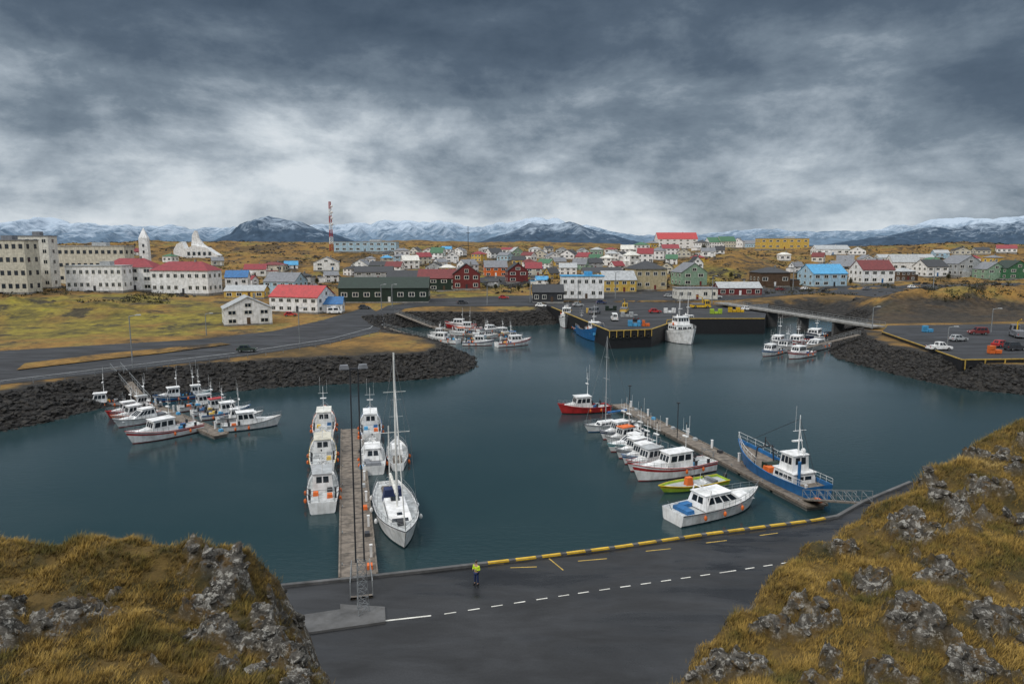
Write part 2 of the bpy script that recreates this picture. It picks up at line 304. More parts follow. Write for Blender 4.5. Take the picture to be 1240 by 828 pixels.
bumper([(668,372),(738,401),(789,399),(826,386),(926,386)],4.9,'mustard'); bumper([(1068,402),(1165,436),(1240,435),(1400,444)],4.9,'mustard',.18)
def tyre(p,lab,grp):
    q=MB(); n=12
    for k in range(n):
        a,b=k*6.283/n,(k+1)*6.283/n; q.tube((.45*math.cos(a),0,.45*math.sin(a)),(.45*math.cos(b),0,.45*math.sin(b)),.17,0,6)
    q.build('tyre_fender','rubber',label=lab,cat='tyre',group=grp).location=p
a,b=P(738,401,4.9),P(789,399,4.9)
for k in range(6): p=a+(b-a)*(k+.5)/6; tyre((p.x,p.y-.2,3.2),'black tyre hung as a fender on the front wall of the town pier','tyres on the pier front')
for k in range(7): p=a+(b-a)*k/6; MB().box(0,-.2,3.1,.16,.2,1.8).build('quay_post','mustard',label='yellow timber post on the front wall of the town pier',cat='post',group='yellow posts on the pier front',loc=(p.x,p.y-.1,0))
a,b=P(1168,436,4.9),P(1240,435,4.9)
for k in range(5): p=a+(b-a)*(k+.5)/5; tyre((p.x,p.y-.2,3.2),'black tyre hung as a fender on the wall of the right quay','tyres on the right quay front')
for k in range(4): p=a+(b-a)*k/3; MB().box(0,-.2,3.0,.14,.2,1.9).build('quay_post','mustard',label='yellow timber post on the front wall of the right quay',cat='post',group='yellow posts on the right quay',loc=(p.x,p.y-.1,0))
# ---------- boats
def hullrow(L,B,fb,rise,draft,sw,rake,bul,n=15):
    R=[]
    for i in range(n):
        s=i/(n-1); x=-L/2+L*s
        w=B/2*(sw+(1-sw)*math.sin(min(1,s/.4)*math.pi/2)) if s<.45 else B/2*max(.012,1-((s-.45)/.55)**2.4)
        zs=fb+rise*max(0,(s-.25)/.75)**1.9+.12*rise*(1-s)**2
        R.append([(x-(1-max(z,-draft)/zs)*rake*s**4,y,z) for y,z in ((.02,-draft*(1-.85*s**5)),(.72*w*(1-.3*s*s),-.12),(.88*w*(1-.22*s*s),.14),(.95*w*(1-.08*s*s),zs*.66),(.98*w,zs*.84),(w,zs),(max(.006,w-.07),zs),(max(.005,w-.09),zs-bul))])
    return R
def hull(r,L,B,fb,rise,draft,cols,sw=.85,rake=None,bul=.3,deckmat='deck'):
    rake=.09*L if rake is None else rake; R=hullrow(L,B,fb,rise,draft,sw,rake,bul); n=len(R); mb=MB(); mats=[0,0,1,2,1,1,1]
    for sgn in(1,-1):
        vs=[(x,y*sgn,z) for row in R for x,y,z in row]; o=len(mb.v); mb.v+=vs
        for j in range(7):
            mb.f+=[[o+i*8+j,o+(i+1)*8+j,o+(i+1)*8+j+1,o+i*8+j+1] for i in range(n-1)]; mb.m+=[mats[j]]*(n-1)
    t=R[0]; mb.add([(x,y,z) for x,y,z in t[:6]]+[(x,-y,z) for x,y,z in t[:6][::-1]],[list(range(12))],1)
    t=[(x+.07,y,z) for x,y,z in t]; mb.add([t[5],(t[5][0],-t[5][1],t[5][2]),(t[7][0],-t[7][1],t[7][2]),t[7]],[(0,1,2,3)],1)
    mb.build('hull',cols,r)
    MB().add([(row[7][0],s*row[7][1],row[7][2]) for row in R for s in(1,-1)],[(2*i,2*i+2,2*i+3,2*i+1) for i in range(n-1)]).build('deck',deckmat,r)
    rr=MB()
    for s in(1,-1): rr.path([(row[5][0],s*(row[5][1]+.02),row[5][2]-.02) for row in R],.045)
    return R,rr
def house_box(r,name,x0,x1,hw,z0,h,sl0,sl1,mat,roofm,nf=3,ns=3,tin=.9,back=True,wz=(.5,.86),rh=.09,fr=True):
    b=[(x0,-hw,z0),(x1,-hw,z0),(x1,hw,z0),(x0,hw,z0)]; t=[(x0+sl0,-hw*tin,z0+h),(x1-sl1,-hw*tin,z0+h),(x1-sl1,hw*tin,z0+h),(x0+sl0,hw*tin,z0+h)]
    m=MB(); m.add(b+t,[(0,1,5,4),(1,2,6,5),(2,3,7,6),(3,0,4,7),(4,5,6,7)]); w=m.build(name,mat,r)
    if fr: MB().box((t[0][0]+t[1][0])/2+.05,0,z0+h,t[1][0]-t[0][0]+.35,2*hw*tin+.2,rh).build('roof',roofm,w)
    def wn(q,n,lo=.06,hi=.94):
        st=(hi-lo)/n
        for k in range(n): MB().win(*q,lo+k*st+st*.1,lo+(k+1)*st-st*.1,*wz).build('window','glass',w)
    if nf: wn((b[1],b[2],t[2],t[1]),nf)
    if ns: wn((b[0],b[1],t[1],t[0]),ns); wn((b[2],b[3],t[3],t[2]),ns)
    if back: wn((b[3],b[0],t[0],t[3]),2,.15,.85)
    return w
def boat(bow,stern,label,kind='cabin',hullc='white',stripe='white',anti='red',cab='white',roof='white',mast=2.4,cp_=.08,beam=None,fend=2,fc='orange',group=None,extra=None,fb=None,Lmin=5.5,name=None):
    a,b=P(*bow),P(*stern); d=a-b; L=max(Lmin,d.length); rz=math.atan2(d.y,d.x); c=(a+b)/2
    nm={'cabin':'fishing_boat','cruiser':'cabin_cruiser','sail':'sailing_yacht','trawler':'trawler','open':'open_boat','ship':'ship'}[kind]
    r=root(name or nm,c,rz,label,{'sail':'sailboat','ship':'ship','trawler':'trawler'}.get(kind,'boat'),group)
    B=beam or {'cabin':.32,'cruiser':.32,'sail':.27,'trawler':.3,'open':.36,'ship':.27}[kind]*L
    fb=fb or {'cabin':.1,'cruiser':.1,'sail':.085,'trawler':.105,'open':.07,'ship':.13}[kind]*L; rise={'cabin':.09,'cruiser':.065,'sail':.05,'trawler':.12,'open':.04,'ship':.1}[kind]*L
    bul=.45 if kind in('trawler','ship') else .25
    R,rr=hull(r,L,B,fb,rise,.05*L,[anti,hullc,stripe],.55 if kind=='sail' else .86,bul=bul,deckmat={'trawler':'planks','open':'lightgrey'}.get(kind,'deck'))
    rr.build('rub_rail','dark' if stripe=='white' else stripe,r); dz=fb-bul
    def deckz(s): return R[int(round(s*14))][7][2]
    def rail(s0,s1,h,mat='steel'):
        for sg in(1,-1):
            m=MB(); pr=None
            for i in range(int(s0*14),int(s1*14)+1):
                p=R[i][5]; top=(p[0],sg*max(0,p[1]-.06),p[2]+h); m.tube((p[0],sg*max(0,p[1]-.06),p[2]),top,.02,0,4)
                if pr: m.tube(pr,top,.022,0,4); m.tube((pr[0],pr[1],pr[2]-h*.5),(top[0],top[1],top[2]-h*.5),.014,0,4)
                pr=top
            m.build('railing',mat,r)
    def mast_(x,z,h,arm=.7,mat='white'):
        m=MB().tube((x,0,z),(x,0,z+h),.05,0,6,.03); m.tube((x,-arm,z+h*.72),(x,arm,z+h*.72),.03,0,4); m.tube((x-.12,arm*.6,z+h*.72),(x-.12,arm*.6,z+h*1.35),.015,0,4); m.tube((x,-arm*.8,z+h*.72),(x,-arm*.8,z+h*1.2),.012,0,4)
        o=m.build('mast',mat,r); MB().box(x+.1,0,z+h*.5,.25,.9,.14).build('radar','white',o); MB().ell((x,0,z+h+.08),.09,.09,.12).build('light','dark',o)
    H=1.75 if L<8.5 else 1.95
    if kind=='cabin':
        x0=(cp_-.2)*L; x1=(cp_+.13)*L; house_box(r,'wheelhouse',x0,x1,B*.33,dz+.1,H,.05,.55,cab,roof)
        z1=deckz(.75)+.35; MB().add([(x1-.1,-B*.27,dz),(.38*L,-B*.1,dz+rise*.4),(.38*L,B*.1,dz+rise*.4),(x1-.1,B*.27,dz),(x1-.1,-B*.24,z1+.25),(.36*L,-B*.08,z1+.1),(.36*L,B*.08,z1+.1),(x1-.1,B*.24,z1+.25)],[(0,1,5,4),(1,2,6,5),(2,3,7,6),(4,5,6,7)]).build('foredeck_trunk',cab,r)
        mast_(x0+.4,dz+H+.15,mast); rail(.55,1,.55)
        for k in range(3): MB().box(-.3*L+.09*L*k,.22*B*(1 if k%2 else -1),dz,.7,.6,.5,0,.9,.9).build('fish_tub',random.choice(['sky','orange','lightgrey','yellow','blue','dark']),r)
        for sg in(1,-1):
            for q_ in (-.22,-.38): MB().box(q_*L,sg*B*.4,dz+.3,.3,.22,.55).tube((q_*L,sg*B*.4,dz+.8),(q_*L,sg*B*.58,dz+1.15),.04).build('fishing_reel','dark',r)
        MB().path([(-.47*L,-B*.36,fb),(-.45*L,-B*.33,fb+1.3),(-.45*L,B*.33,fb+1.3),(-.47*L,B*.36,fb)],.035).build('stern_frame','steel',r)
    elif kind=='cruiser':
        house_box(r,'wheelhouse',-.24*L,.24*L,B*.38,dz+.15,H*.75,.3,2.1,cab,roof,3,4,.74,True,(.42,.85)); MB().box(.22*L,0,dz+.2,.32*L,B*.5,.55,0,.7,.6).build('foredeck_trunk',cab,r)
        MB().box(-.46*L,0,.25,.07*L,B*.7,.12).build('swim_platform','deck',r); MB().path([(-.22*L,-B*.36,dz+.2),(-.17*L,-B*.33,dz+H+.2),(-.17*L,B*.33,dz+H+.2),(-.22*L,B*.36,dz+.2)],.06).build('radar_arch','white',r)
        MB().box(-.38*L,0,dz+.05,.08*L,B*.6,.4,0,.95,.95).build('seat',extra or 'grey',r); MB().box(-.29*L,B*.25,dz+.05,.1*L,B*.2,.4).build('side_seat',extra or 'grey',r); mast_(-.17*L,dz+H+.15,mast*.5,.5); rail(.45,1,.6)
    elif kind=='sail':
        house_box(r,'coachroof',-.1*L,.26*L,B*.28,dz+.1,.75,.15,.6,'white','white',1,4,.85,False,(.4,.75),.04,False)
        MB().box(-.3*L,0,dz+.02,.22*L,B*.42,.35,0,.9,.9).build('cockpit','planks',r); mh=mast; mx=.08*L; thick=.12 if mh>15 else .08
        MB().tube((mx,0,dz),(mx,0,mh),thick,0,8,thick*.7).tube((mx,-B*.32,mh*.55),(mx,B*.32,mh*.55),.03).tube((mx,-B*.25,mh*.78),(mx,B*.25,mh*.78),.025).build('mast','sailwhite' if mh>15 else 'lightgrey',r)
        g=MB()
        for sg in(1,-1): g.path([(mx-.2,sg*B*.46,fb),(mx,sg*B*.32,mh*.55),(mx,0,mh*.98)],.018)
        g.tube((L*.48,0,fb+rise),(mx,0,mh*.97),.022).tube((-L*.49,0,fb),(mx,0,mh*.99),.018); g.build('rigging','steel',r)
        MB().tube((mx-.1,0,dz+1.9),(-.34*L,0,dz+2.0),.07).build('boom','lightgrey',r); q=MB()
        for k in range(8): x=mx-.3-(mx+.3*L)*k/8; q.tube((x,0,dz+2.12),(x-(mx+.3*L)/8,0,dz+2.12),.16 if k%2 else .19,0,8)
        q.build('sail_cover',extra or 'navy',r); rail(0,1,.6)
        if mh>15:
            MB().tube((L*.47,0,fb+rise+.1),(mx+.6,0,mh*.8),.07,0,6,.04).build('furled_sail','sailwhite',r); MB().tube((-.36*L,0,dz),(-.36*L,0,8.5),.07,0,6).build('mizzen_mast','sailwhite',r)
            MB().box(.3*L,0,fb+.25,1.1,.8,.4,0,.8,.8).build('life_raft','dark',r); MB().box(-.05*L,0,dz+.88,.9,.9,.15).build('hatch','glass',r)
            MB().box(-.17*L,0,dz+.1,.09*L,B*.5,1.3,0,.8,.8).build('sprayhood','navy',r); MB().box(.2*L,0,dz+.86,.5,.5,.1).build('hatch','glass',r)
        MB().tube((-.42*L,-.4,dz+.6),(-.42*L,.4,dz+.6),.03).path([(-.42*L+.01,.45*math.cos(t),dz+.8+.45*math.sin(t)) for t in [k*.524 for k in range(13)]],.025).build('steering_wheel','steel',r)
    elif kind in('trawler','ship'):
        tr=kind=='trawler'; cx=cp_*L; hl=.12*L if tr else .17*L; h1,h2=(1.35,1.85) if tr else (2.3,2.1)
        house_box(r,'deckhouse',cx-hl,cx+hl,B*.36,dz,h1,.05,.2,cab,'white',3,4,.97,True,(.45,.75)); z2=dz+h1+.05
        house_box(r,'wheelhouse',cx-hl*.6,cx+hl*.7,B*.27,z2,h2,.1,.3,cab,roof,4,3,.92,True,(.45,.88))
        mx=cx-hl*.3; o=MB().tube((mx,0,z2+h2),(mx,0,z2+2+mast),.09,0,8,.04).tube((mx,-.9,z2+2+mast*.6),(mx,.9,z2+2+mast*.6),.035).tube((mx-.9,0,z2+h2),(mx,0,z2+2+mast*.7),.035).tube((mx,.6,z2+2+mast*.6),(mx,.6,z2+2+mast*1.25),.015).build('mast','white',r)
        MB().box(mx+.3,0,z2+2+mast*.3,.3,1.3,.14).build('radar','white',o); MB().ell((mx,-.7,z2+h2+.4),.28,.28,.32).build('satellite_dome','white',r)
        MB().tube((cx-hl*1.05,B*.2,dz),(cx-hl*1.05,B*.2,z2+1.5),.18).build('funnel','blue' if hullc=='blue' else 'grey',r)
        fx=cx+(.36*L if tr else -.3*L); q=MB(); gh=2.6 if tr else 3.2
        q.path([(fx,-B*.34,dz),(fx,-B*.26,dz+gh),(fx,B*.26,dz+gh),(fx,B*.34,dz)],.09); q.tube((fx,0,dz+gh),(fx,0,dz+gh+1.2),.07).tube((fx,0,dz+gh+.9),(fx+(-.2 if tr else .16)*L,0,dz+gh-.6),.07); q.build('gantry','safetyyellow' if kind=='ship' else 'dark',r)
        MB().tube((fx-1.3,-B*.2,dz+.6),(fx-1.3,B*.2,dz+.6),.5,0,10).box(fx-1.3,-B*.24,dz,.8,.12,1.1).box(fx-1.3,B*.24,dz,.8,.12,1.1).build('winch','darkgreen',r)
        q=.22*L*(1 if tr else -1); MB().box(cx+q,-B*.2,dz,1.2,1.0,.8,0,.9,.9).build('fish_tub','sky',r); MB().box(cx+q,B*.2,dz,1.2,1.0,.8,0,.9,.9).build('fish_tub','orange',r)
        MB().ell((cx+hl*.2,-B*.37,z2+.2),.5,.14,.5,n=12).build('life_ring','orange',r); rail(.6,1,.9,'white'); rail(0,.3,.7,'white')
        MB().path([(R[13][5][0],0,R[13][5][2]),(mx,0,z2+2+mast*.9),(-L*.48,0,fb+.3)],.03).build('rigging','dark',r)
    else:
        MB().box(.05*L,0,dz,.9,.7,1.0,0,.8,.8).build('console',extra or 'white',r); MB().box(-.3*L,0,dz,.5,B*.7,.4).build('seat','grey',r)
        MB().box(-.52*L,0,.2,.35,.4,.9,0,.8,.8).tube((-.53*L,0,.3),(-.53*L,0,-.4),.08).build('outboard_motor','dark',r)
        MB().path([(.0,-.35,dz),(.0,-.35,dz+1.9),(.0,.35,dz+1.9),(.0,.35,dz)],.03).build('roll_bar','steel',r)
    for k in range(fend):
        for sg in(1,-1):
            p=R[3+k*3][5]; MB().tube((p[0],sg*(p[1]+.04),p[2]),(p[0],sg*(p[1]+.16),p[2]-.25),.012,0,4).ell((p[0],sg*(p[1]+.2),p[2]-.5),.17,.17,.28).build('fender',fc,r)
    MB().tube((-.48*L,.1*B,fb),(-.53*L,.1*B,fb+1.1),.025).build('flagpole','steel',r)
    return r
# left marina
boat((94,494),(152,489),'white fishing boat with orange-red bottom, leftmost in the left marina',mast=3.5,anti='orange')
boat((128,507),(184,498),'white boat with red hull band, second row of the left marina','cabin',stripe='red',hullc='red',mast=2)
boat((138,519),(203,505),'white cabin boat between the red banded boat and the big front one','cruiser')
boat((152,539),(242,520),'large white fishing boat with red stripe nearest in left marina',stripe='red',anti='red',mast=3)
boat((184,487),(238,481),'blue hulled fishing boat with white wheelhouse behind the left marina dock',hullc='blue',stripe='white',mast=3)
boat((275,490),(216,498),'white fishing boat with grey roof on far right side of left dock',roof='lightgrey',mast=4.5)
boat((304,500),(243,508),'white cabin boat with blue stripe, middle of three right of left dock',stripe='blue',mast=2.5)
boat((342,514),(268,522),'long white cabin boat with bare bow, rightmost in left marina','cabin',anti='navy',mast=3.8,cp_=-.05)
boat((258,478),(215,483),'white boat with teal band farthest behind at the left dock',stripe='teal',mast=3)
boat((150,497),(196,491),'white boat with grey roof between blue boat and leftmost boat',roof='lightgrey',mast=3)
boat((320,505),(262,512),'white cruiser wedged between two fishing boats right of left dock','cruiser')
boat((134,513),(192,502),'slim white boat with orange trim in the left marina rows',stripe='orange',mast=2.6,beam=2.2)
boat((288,495),(232,503),'white boat with red roof among boats right of left dock',roof='red',mast=3,beam=2.3)
# inner basin
boat((517,413),(555,416),'white boat leftmost in front row of the inner basin',mast=2.5)
boat((599,418),(560,418),'white fishing boat in the middle of the inner basin front row',mast=3,stripe='navy')
boat((643,417),(601,420),'white fishing boat rightmost in front row of inner basin',stripe='red',mast=3)
boat((538,396),(576,397),'boat with red hull at the back of the inner basin',hullc='red',mast=3)
boat((612,401),(579,403),'white cabin boat at back right of the inner basin','cruiser')
boat((543,406),(575,406),'small white boat with orange roof in the middle of the inner basin',roof='orange',Lmin=7)
boat((604,409),(576,410),'white boat with dark roof between the two inner basin rows',roof='dark',mast=3)
boat((549,400),(584,400),'white boat with red band behind the orange roofed boat',stripe='red',mast=4)
boat((634,410),(606,411),'small white boat with blue roof at right of inner basin',roof='blue',mast=3)
boat((520,406),(544,407),'small white boat beside the gangway foot in inner basin',mast=2)
boat((590,413),(562,413),'white boat with teal stripe just behind inner basin front row',stripe='teal',mast=3)
boat((622,405),(598,406),'white boat with yellow stripe at right rear of inner basin',stripe='yellow',mast=2.5)
# centre pontoon
boat((394,508),(392,534),'white boat with orange tubs, farthest on left side of centre pontoon',stripe='orange',mast=4,roof='offwhite',beam=3.4)
boat((392,540),(391,574),'white boat with yellow trim, middle on left side of centre pontoon',stripe='yellow',roof='cream',mast=3,beam=3.4)
boat((392,580),(391,622),'white cabin boat nearest on left side of centre pontoon','cabin',anti='navy',mast=2.5,roof='lightgrey',beam=3.4)
boat((448,510),(450,537),'white fishing boat far on right side of centre pontoon',mast=4,stripe='blue',beam=3.2)
boat((450,545),(453,575),'white cabin cruiser behind the big sailing yacht at the centre pontoon','cruiser',anti='blue',beam=3.2)
boat((480,541),(482,570),'white motor sailer with bare mast beyond the big sailing yacht','sail',mast=10,extra='white',anti='navy')
boat((492,672),(470,597),'large white sailing yacht with tall mast, bow towards the road','sail',mast=17.7,extra='offwhite',fc='white',fend=3,anti='black',beam=4.4)
# right pontoon
boat((675,501),(737,497),'red fishing boat with white wheelhouse at far end of right pontoon',hullc='red',anti='black',stripe='red',mast=4,fb=1.0)
boat((707,524),(768,515),'white sailing yacht with blue sail cover and tall mast','sail',mast=14.5,extra='blue',anti='blue')
boat((726,533),(776,524),'white cabin boat moored next after the blue covered yacht',mast=2.6,stripe='navy',beam=2.3)
boat((733,540),(782,531),'white fishing boat with orange roof among right pontoon boats',mast=3.4,roof='orange',beam=2.3)
boat((735,548),(789,538),'white boat with a teal stripe in the right pontoon row','cruiser',stripe='teal',beam=2.4)
boat((745,556),(797,545),'white fishing boat with grey stripe in the right pontoon row',stripe='grey',mast=4,beam=2.4)
boat((752,563),(806,552),'white open cockpit boat with blue stripe, right pontoon row',stripe='blue',mast=3,beam=2.4)
boat((758,572),(820,559),'white fishing boat with red bottom and grey roof, right pontoon row',roof='lightgrey',anti='red',stripe='red',mast=3,beam=2.7)
boat((764,584),(860,567),'long white fishing boat with a thin red stripe beside yellow raft boat',stripe='red',anti='red',mast=3.2,cp_=.0,beam=3.1)
boat((797,598),(876,584),'yellow and lime green open workboat beside the white cruiser','open',hullc='lime',stripe='safetyyellow',anti='green',extra='orange',beam=2.6)
boat((917,609),(814,633),'white modern cabin cruiser with blue seats nearest on right pontoon','cruiser',extra='blue',anti='navy',fend=3)
boat((893,560),(991,607),'blue hulled trawler with white wheelhouse aft and slim mast by right pontoon','trawler',hullc='blue',stripe='blue',anti='black',cp_=-.22,mast=4.5,fend=0)
# town pier
boat((684,398),(688,391),'white passenger boat seen bow-on left of the town pier','ship',mast=2,beam=5.5,fend=0,cp_=0)
boat((730,416),(706,404),'blue hulled fishing ship moored at the left side of town pier','trawler',hullc='blue',stripe='blue',cp_=.1,mast=5,beam=6,fend=0,anti='black')
boat((712,406),(699,399),'smaller blue and white boat behind the blue fishing ship','cabin',hullc='blue',stripe='white',mast=4)
boat((840,418),(808,410),'large white fishing ship with high bow right of town pier','ship',mast=8,beam=7.5,fb=3.4,fend=0,cp_=.0,anti='navy')
boat((838,404),(826,399),'white ship with several masts behind the large white ship','ship',mast=9,beam=6,fend=0,anti='red',stripe='red')
# right basin
boat((922,432),(944,427),'white boat leftmost in the small right basin',mast=3,stripe='blue')
boat((953,435),(982,430),'white fishing boat with red trim nearest in small right basin',mast=3,stripe='red')
boat((975,426),(999,420),'white boat rightmost in the small right basin','cruiser')
boat((934,422),(950,416),'small white fishing boat with tall mast at back left of right basin',mast=5)
boat((957,423),(972,416),'red hulled small boat in the middle of the right basin',hullc='red',mast=3)
boat((978,414),(995,408),'dark blue small boat at the back of the right basin',hullc='navy',mast=3)
boat((940,428),(962,422),'small white boat with grey roof in centre of right basin',roof='grey',mast=3)
boat((1236,462),(1330,470),'blue trawler cut off by the right edge of photo','trawler',hullc='blue',stripe='blue',cp_=.1,mast=5,anti='black',fend=0)
# ---------- pontoons, gangways
def pontoon(a,b,w,label,posts=4):
    A,B=P(*a,.55),P(*b,.55); d=B-A; L=d.length; rz=math.atan2(d.y,d.x); r=root('floating_dock',((A+B)/2).xyz,rz,label,'dock'); r.location.z=0
    n=max(2,int(L/6))
    for k in range(n): MB().box(-L/2+L*(k+.5)/n,0,-.3,L/n-.5,w*.8,.66).build('float','concrete',r)
    nd=int(L/2.4)
    MB().box(0,0,.37,L,w,.18).build('deck','planks',r)
    for s in(1,-1): MB().box(0,s*(w/2-.09),.55,L-.1,.14,.12).build('edge_beam','planks',r)
    for k in range(nd): MB().box(-L/2+L*(k+1)/(nd+1),0,.552,.05,w-.4,.012).build('deck_joint','dark',r)
    for k in range(posts):
        x=-L/2+L*(k+.5)/posts; MB().box(x,w*.36,.55,.22,.22,1.05).box(x,w*.36,1.6,.28,.28,.1).build('power_post','white',r)
        MB().tube((x+1.5,-w*.4,.67),(x+1.5,-w*.4,.85),.05).tube((x+1.3,-w*.4,.85),(x+1.7,-w*.4,.85),.04).build('cleat','steel',r)
        MB().box(x+2.2,w*.3,.56,.7,.5,.35,0,.9,.9).build('storage_box',random.choice(['orange','lightgrey','sky','dark']),r)
pontoon((172,487),(268,526),2.4,'floating dock of the left marina at the foot of its gangway')
pontoon((426,519),(434,697),3.3,'long central floating pontoon running out from the road',7)
pontoon((748,489),(990,612),2.8,'long floating pontoon on the right lined with moored boats',8)
pontoon((522,395),(590,409),2.4,'floating dock behind the boats of the inner basin'); pontoon((518,410),(560,412),2.2,'short floating dock at the left of the inner basin',2)
pontoon((945,412),(965,428),2.2,'small floating dock in the right basin',2)
def gangway(a,za,b,zb,w,label,mat='galv',h=1.1):
    A,B=P(*a,za),P(*b,zb); r=root('gangway',A,0,label,'gangway'); d=B-A; u=Vector((-d.y,d.x,0)).normalized()*w/2
    MB().add([u*1,-u,d-u,d+u]+[p-Vector((0,0,.15)) for p in (u*1,-u,d-u,d+u)],[(0,1,2,3),(4,5,6,7),(0,3,7,4),(1,2,6,5)]).build('walkway','planks',r)
    n=max(4,int(d.length/1.6)); up=Vector((0,0,h))
    for s in(1,-1):
        m=MB()
        for k in range(n): p,q=u*s+d*k/n,u*s+d*(k+1)/n; m.tube(p,p+up,.035,0,4).tube(p+up,q+up,.04,0,4).tube(p,q+up,.025,0,4).tube(p+up/2,q+up/2,.02,0,4)
        m.tube(u*s+d,u*s+d+up,.035,0,4).build('railing',mat,r)
gangway((140,446),4.3,(176,488),.6,1.8,'sloping gangway down to the left marina dock')
gangway((480,379),4.3,(524,396),.6,1.8,'upper gangway down into the inner basin'); gangway((465,396),4.3,(520,411),.6,1.8,'lower gangway onto the inner basin dock')
gangway((438,722),4.2,(437,692),.62,1.5,'metal gangway from the concrete pad to central pontoon'); gangway((1046,608),4.1,(980,604),.62,1.6,'gangway with metal railing at the end of right pontoon','galv')
gangway((1040,405),4.6,(962,424),.6,1.6,'long gangway down to the small right basin')
# bridge
A,B=P(872,366,6.3),P(1064,395,5.1); r=root('bridge',A,0,'low concrete road bridge with railings across the right inlet','bridge'); d=B-A; u=Vector((-d.y,d.x,0)).normalized()*2.6
MB().add([u,-u,d-u,d+u]+[p-Vector((0,0,.45)) for p in (u,-u,d-u,d+u)],[(0,1,2,3),(7,6,5,4),(0,4,7,3),(1,2,6,5),(0,1,5,4),(2,3,7,6)]).build('bridge_deck','concrete',r)
for k in range(1,5): p=d*k/5; MB().box(p.x,p.y,p.z-9,.7,4.2,8.54,rz=math.atan2(d.y,d.x)).build('pier','darkconcrete',r)
for s in(1,-1):
    m=MB(); n=34; up=Vector((0,0,1.1))
    for k in range(n+1): p=u*s*.97+d*k/n; m.tube(p,p+up,.04,0,4)
    for z in(.5,1.1): m.tube(u*s*.97+Vector((0,0,z)),u*s*.97+d+Vector((0,0,z)),.05,0,4)
    m.build('railing','galv',r)
def guard(pts,z,label,step=4.):
    w=along(pts,z,step); w=w[:99]; r=root('guard_rail',w[0],0,label,'railing'); o=w[0]; me=None
    rail=MB()
    for a,b in zip(w,w[1:]): rail.tube(a-o+Vector((0,0,.95)),b-o+Vector((0,0,.95)),.05,0,4)
    rail.build('rail','galv',r)
    for p in w:
        if me is None: me=MB().box(0,0,0,.1,.1,1.0).build('post','galv',r,loc=p-o)
        else: c=me.copy(); COL.objects.link(c); c.location=p-o
guard([(0,469),(150,452),(300,434),(400,418),(458,405)],4.15,'low metal railing along the coast road above the boulders'); guard([(655,366),(560,369),(490,371)],4.4,'railing along the far side of the inner basin',5)
# ---------- lamps / masts
def lamp(px,yb,yt,label,z=None,grp=None):
    p=P(px,yb,z) if z is not None else G(px,yb)[0]; h=(yb-yt)/F*p.y; r=root('street_lamp',p,random.uniform(-.4,.4),label,'street lamp',grp)
    w=max(.11,p.y*.0006); MB().tube((0,0,0),(0,0,h),w*1.3,0,6,w*.8).build('pole','galv',r)
    MB().tube((0,0,h),(1.4,0,h+.25),w*.7).build('arm','galv',r); MB().box(1.6,0,h+.16,1.0,.45,.2,0,.8,.8).build('lamp_head','lightgrey',r)
for px,yb,yt,l in ((161,446,382,'tall street lamp by the gangway at the left road'),(363,417,373,'street lamp beside the coast road bend'),(462,376,345,'left lamp of two by the green warehouse'),(475,372,345,'right lamp of two by the green warehouse'),(700,366,340,'lamp at the root of the town pier left side'),(745,362,330,'lamp behind the town pier middle'),(862,368,335,'lamp at the right end of town quay'),(960,352,318,'lamp by the blue roofed house on right'),(340,352,322,'lamp beside the grey roofed house'),(590,370,345,'lamp on the green lawn of the far shore'),(642,366,338,'lamp by the dark warehouse with white front'),(1130,350,325,'lamp in front of the right hand houses'),(250,406,380,'lamp at the back of the car park')): lamp(px,yb,yt,l)
lamp(1056,398,372,'lamp at the right end of the bridge',5.1); lamp(1147,420,396,'lamp on the right quay beside the parked cars',4.9); lamp(1200,402,374,'lamp at the rear of the right quay',4.9)
for px,yb,yt,l in ((820,530,486,'slim pole on the right pontoon midway'),(762,500,466,'slim pole near the far end of right pontoon')):
    p=P(px,yb,.6); h=(yb-yt)/F*p.y; r=root('dock_lamp',p,0,l,'lamp'); MB().tube((0,0,0),(0,0,h),.06).build('pole','dark',r); MB().box(0,0,h,.5,.3,.12).build('lamp_head','dark',r)
def lattice(p,h,w0,w1,label,bands=None,name='lattice_mast',n=22,rr=.035):
    r=root(name,p,.3,label,'mast'); parts=len(bands) if bands else 1
    for b in range(parts):
        m=MB(); k0,k1=int(n*b/parts),int(n*(b+1)/parts)
        for k in range(k0,k1):
            z0,z1=h*k/n,h*(k+1)/n; a,c=w0+(w1-w0)*k/n,w0+(w1-w0)*(k+1)/n
            A=[(a*math.cos(t)/1.73,a*math.sin(t)/1.73,z0) for t in (0,2.094,4.189)]; B=[(c*math.cos(t)/1.73,c*math.sin(t)/1.73,z1) for t in (0,2.094,4.189)]
            for i in range(3): m.tube(A[i],B[i],rr,0,4).tube(A[i],B[(i+1)%3],rr*.6,0,4).tube(B[i],B[(i+1)%3],rr*.6,0,4)
        m.build('mast_section',bands[b] if bands else 'galv',r)
    return r
p=P(438,741,4.15); r=lattice(p,3.6,.85,.62,'tall twin pole floodlight mast with lattice foot at the pontoon root',None,n=7,rr=.03)
q=MB()
for s in(-.27,.27): q.tube((s,0,3.5),(s*.9,0,16.2),.055,0,6,.042)
for k in range(6): q.tube((-.26,0,4.5+2*k),(.26,0,4.5+2*k),.014,0,4)
q.build('twin_pole','dark',r)
MB().box(0,0,16.2,1.5,.1,.1).build('crossbar','dark',r)
for s in(-.6,.55): MB().box(s,-.12,16.28,.6,.4,.26,0,.8,.8).build('floodlight','grey',r)
p,t=G(401,304); r=lattice(p,58/F*p.y,3.4,1.6,'red and white lattice radio mast on the moor skyline',['red','white','red','white','red','white','red'],n=21,rr=.35)
for k in range(4): MB().ell((1.6,-1.2,(.55+.12*k)*58/F*p.y),1.0,.6,1.0).build('antenna_dish','white',r)
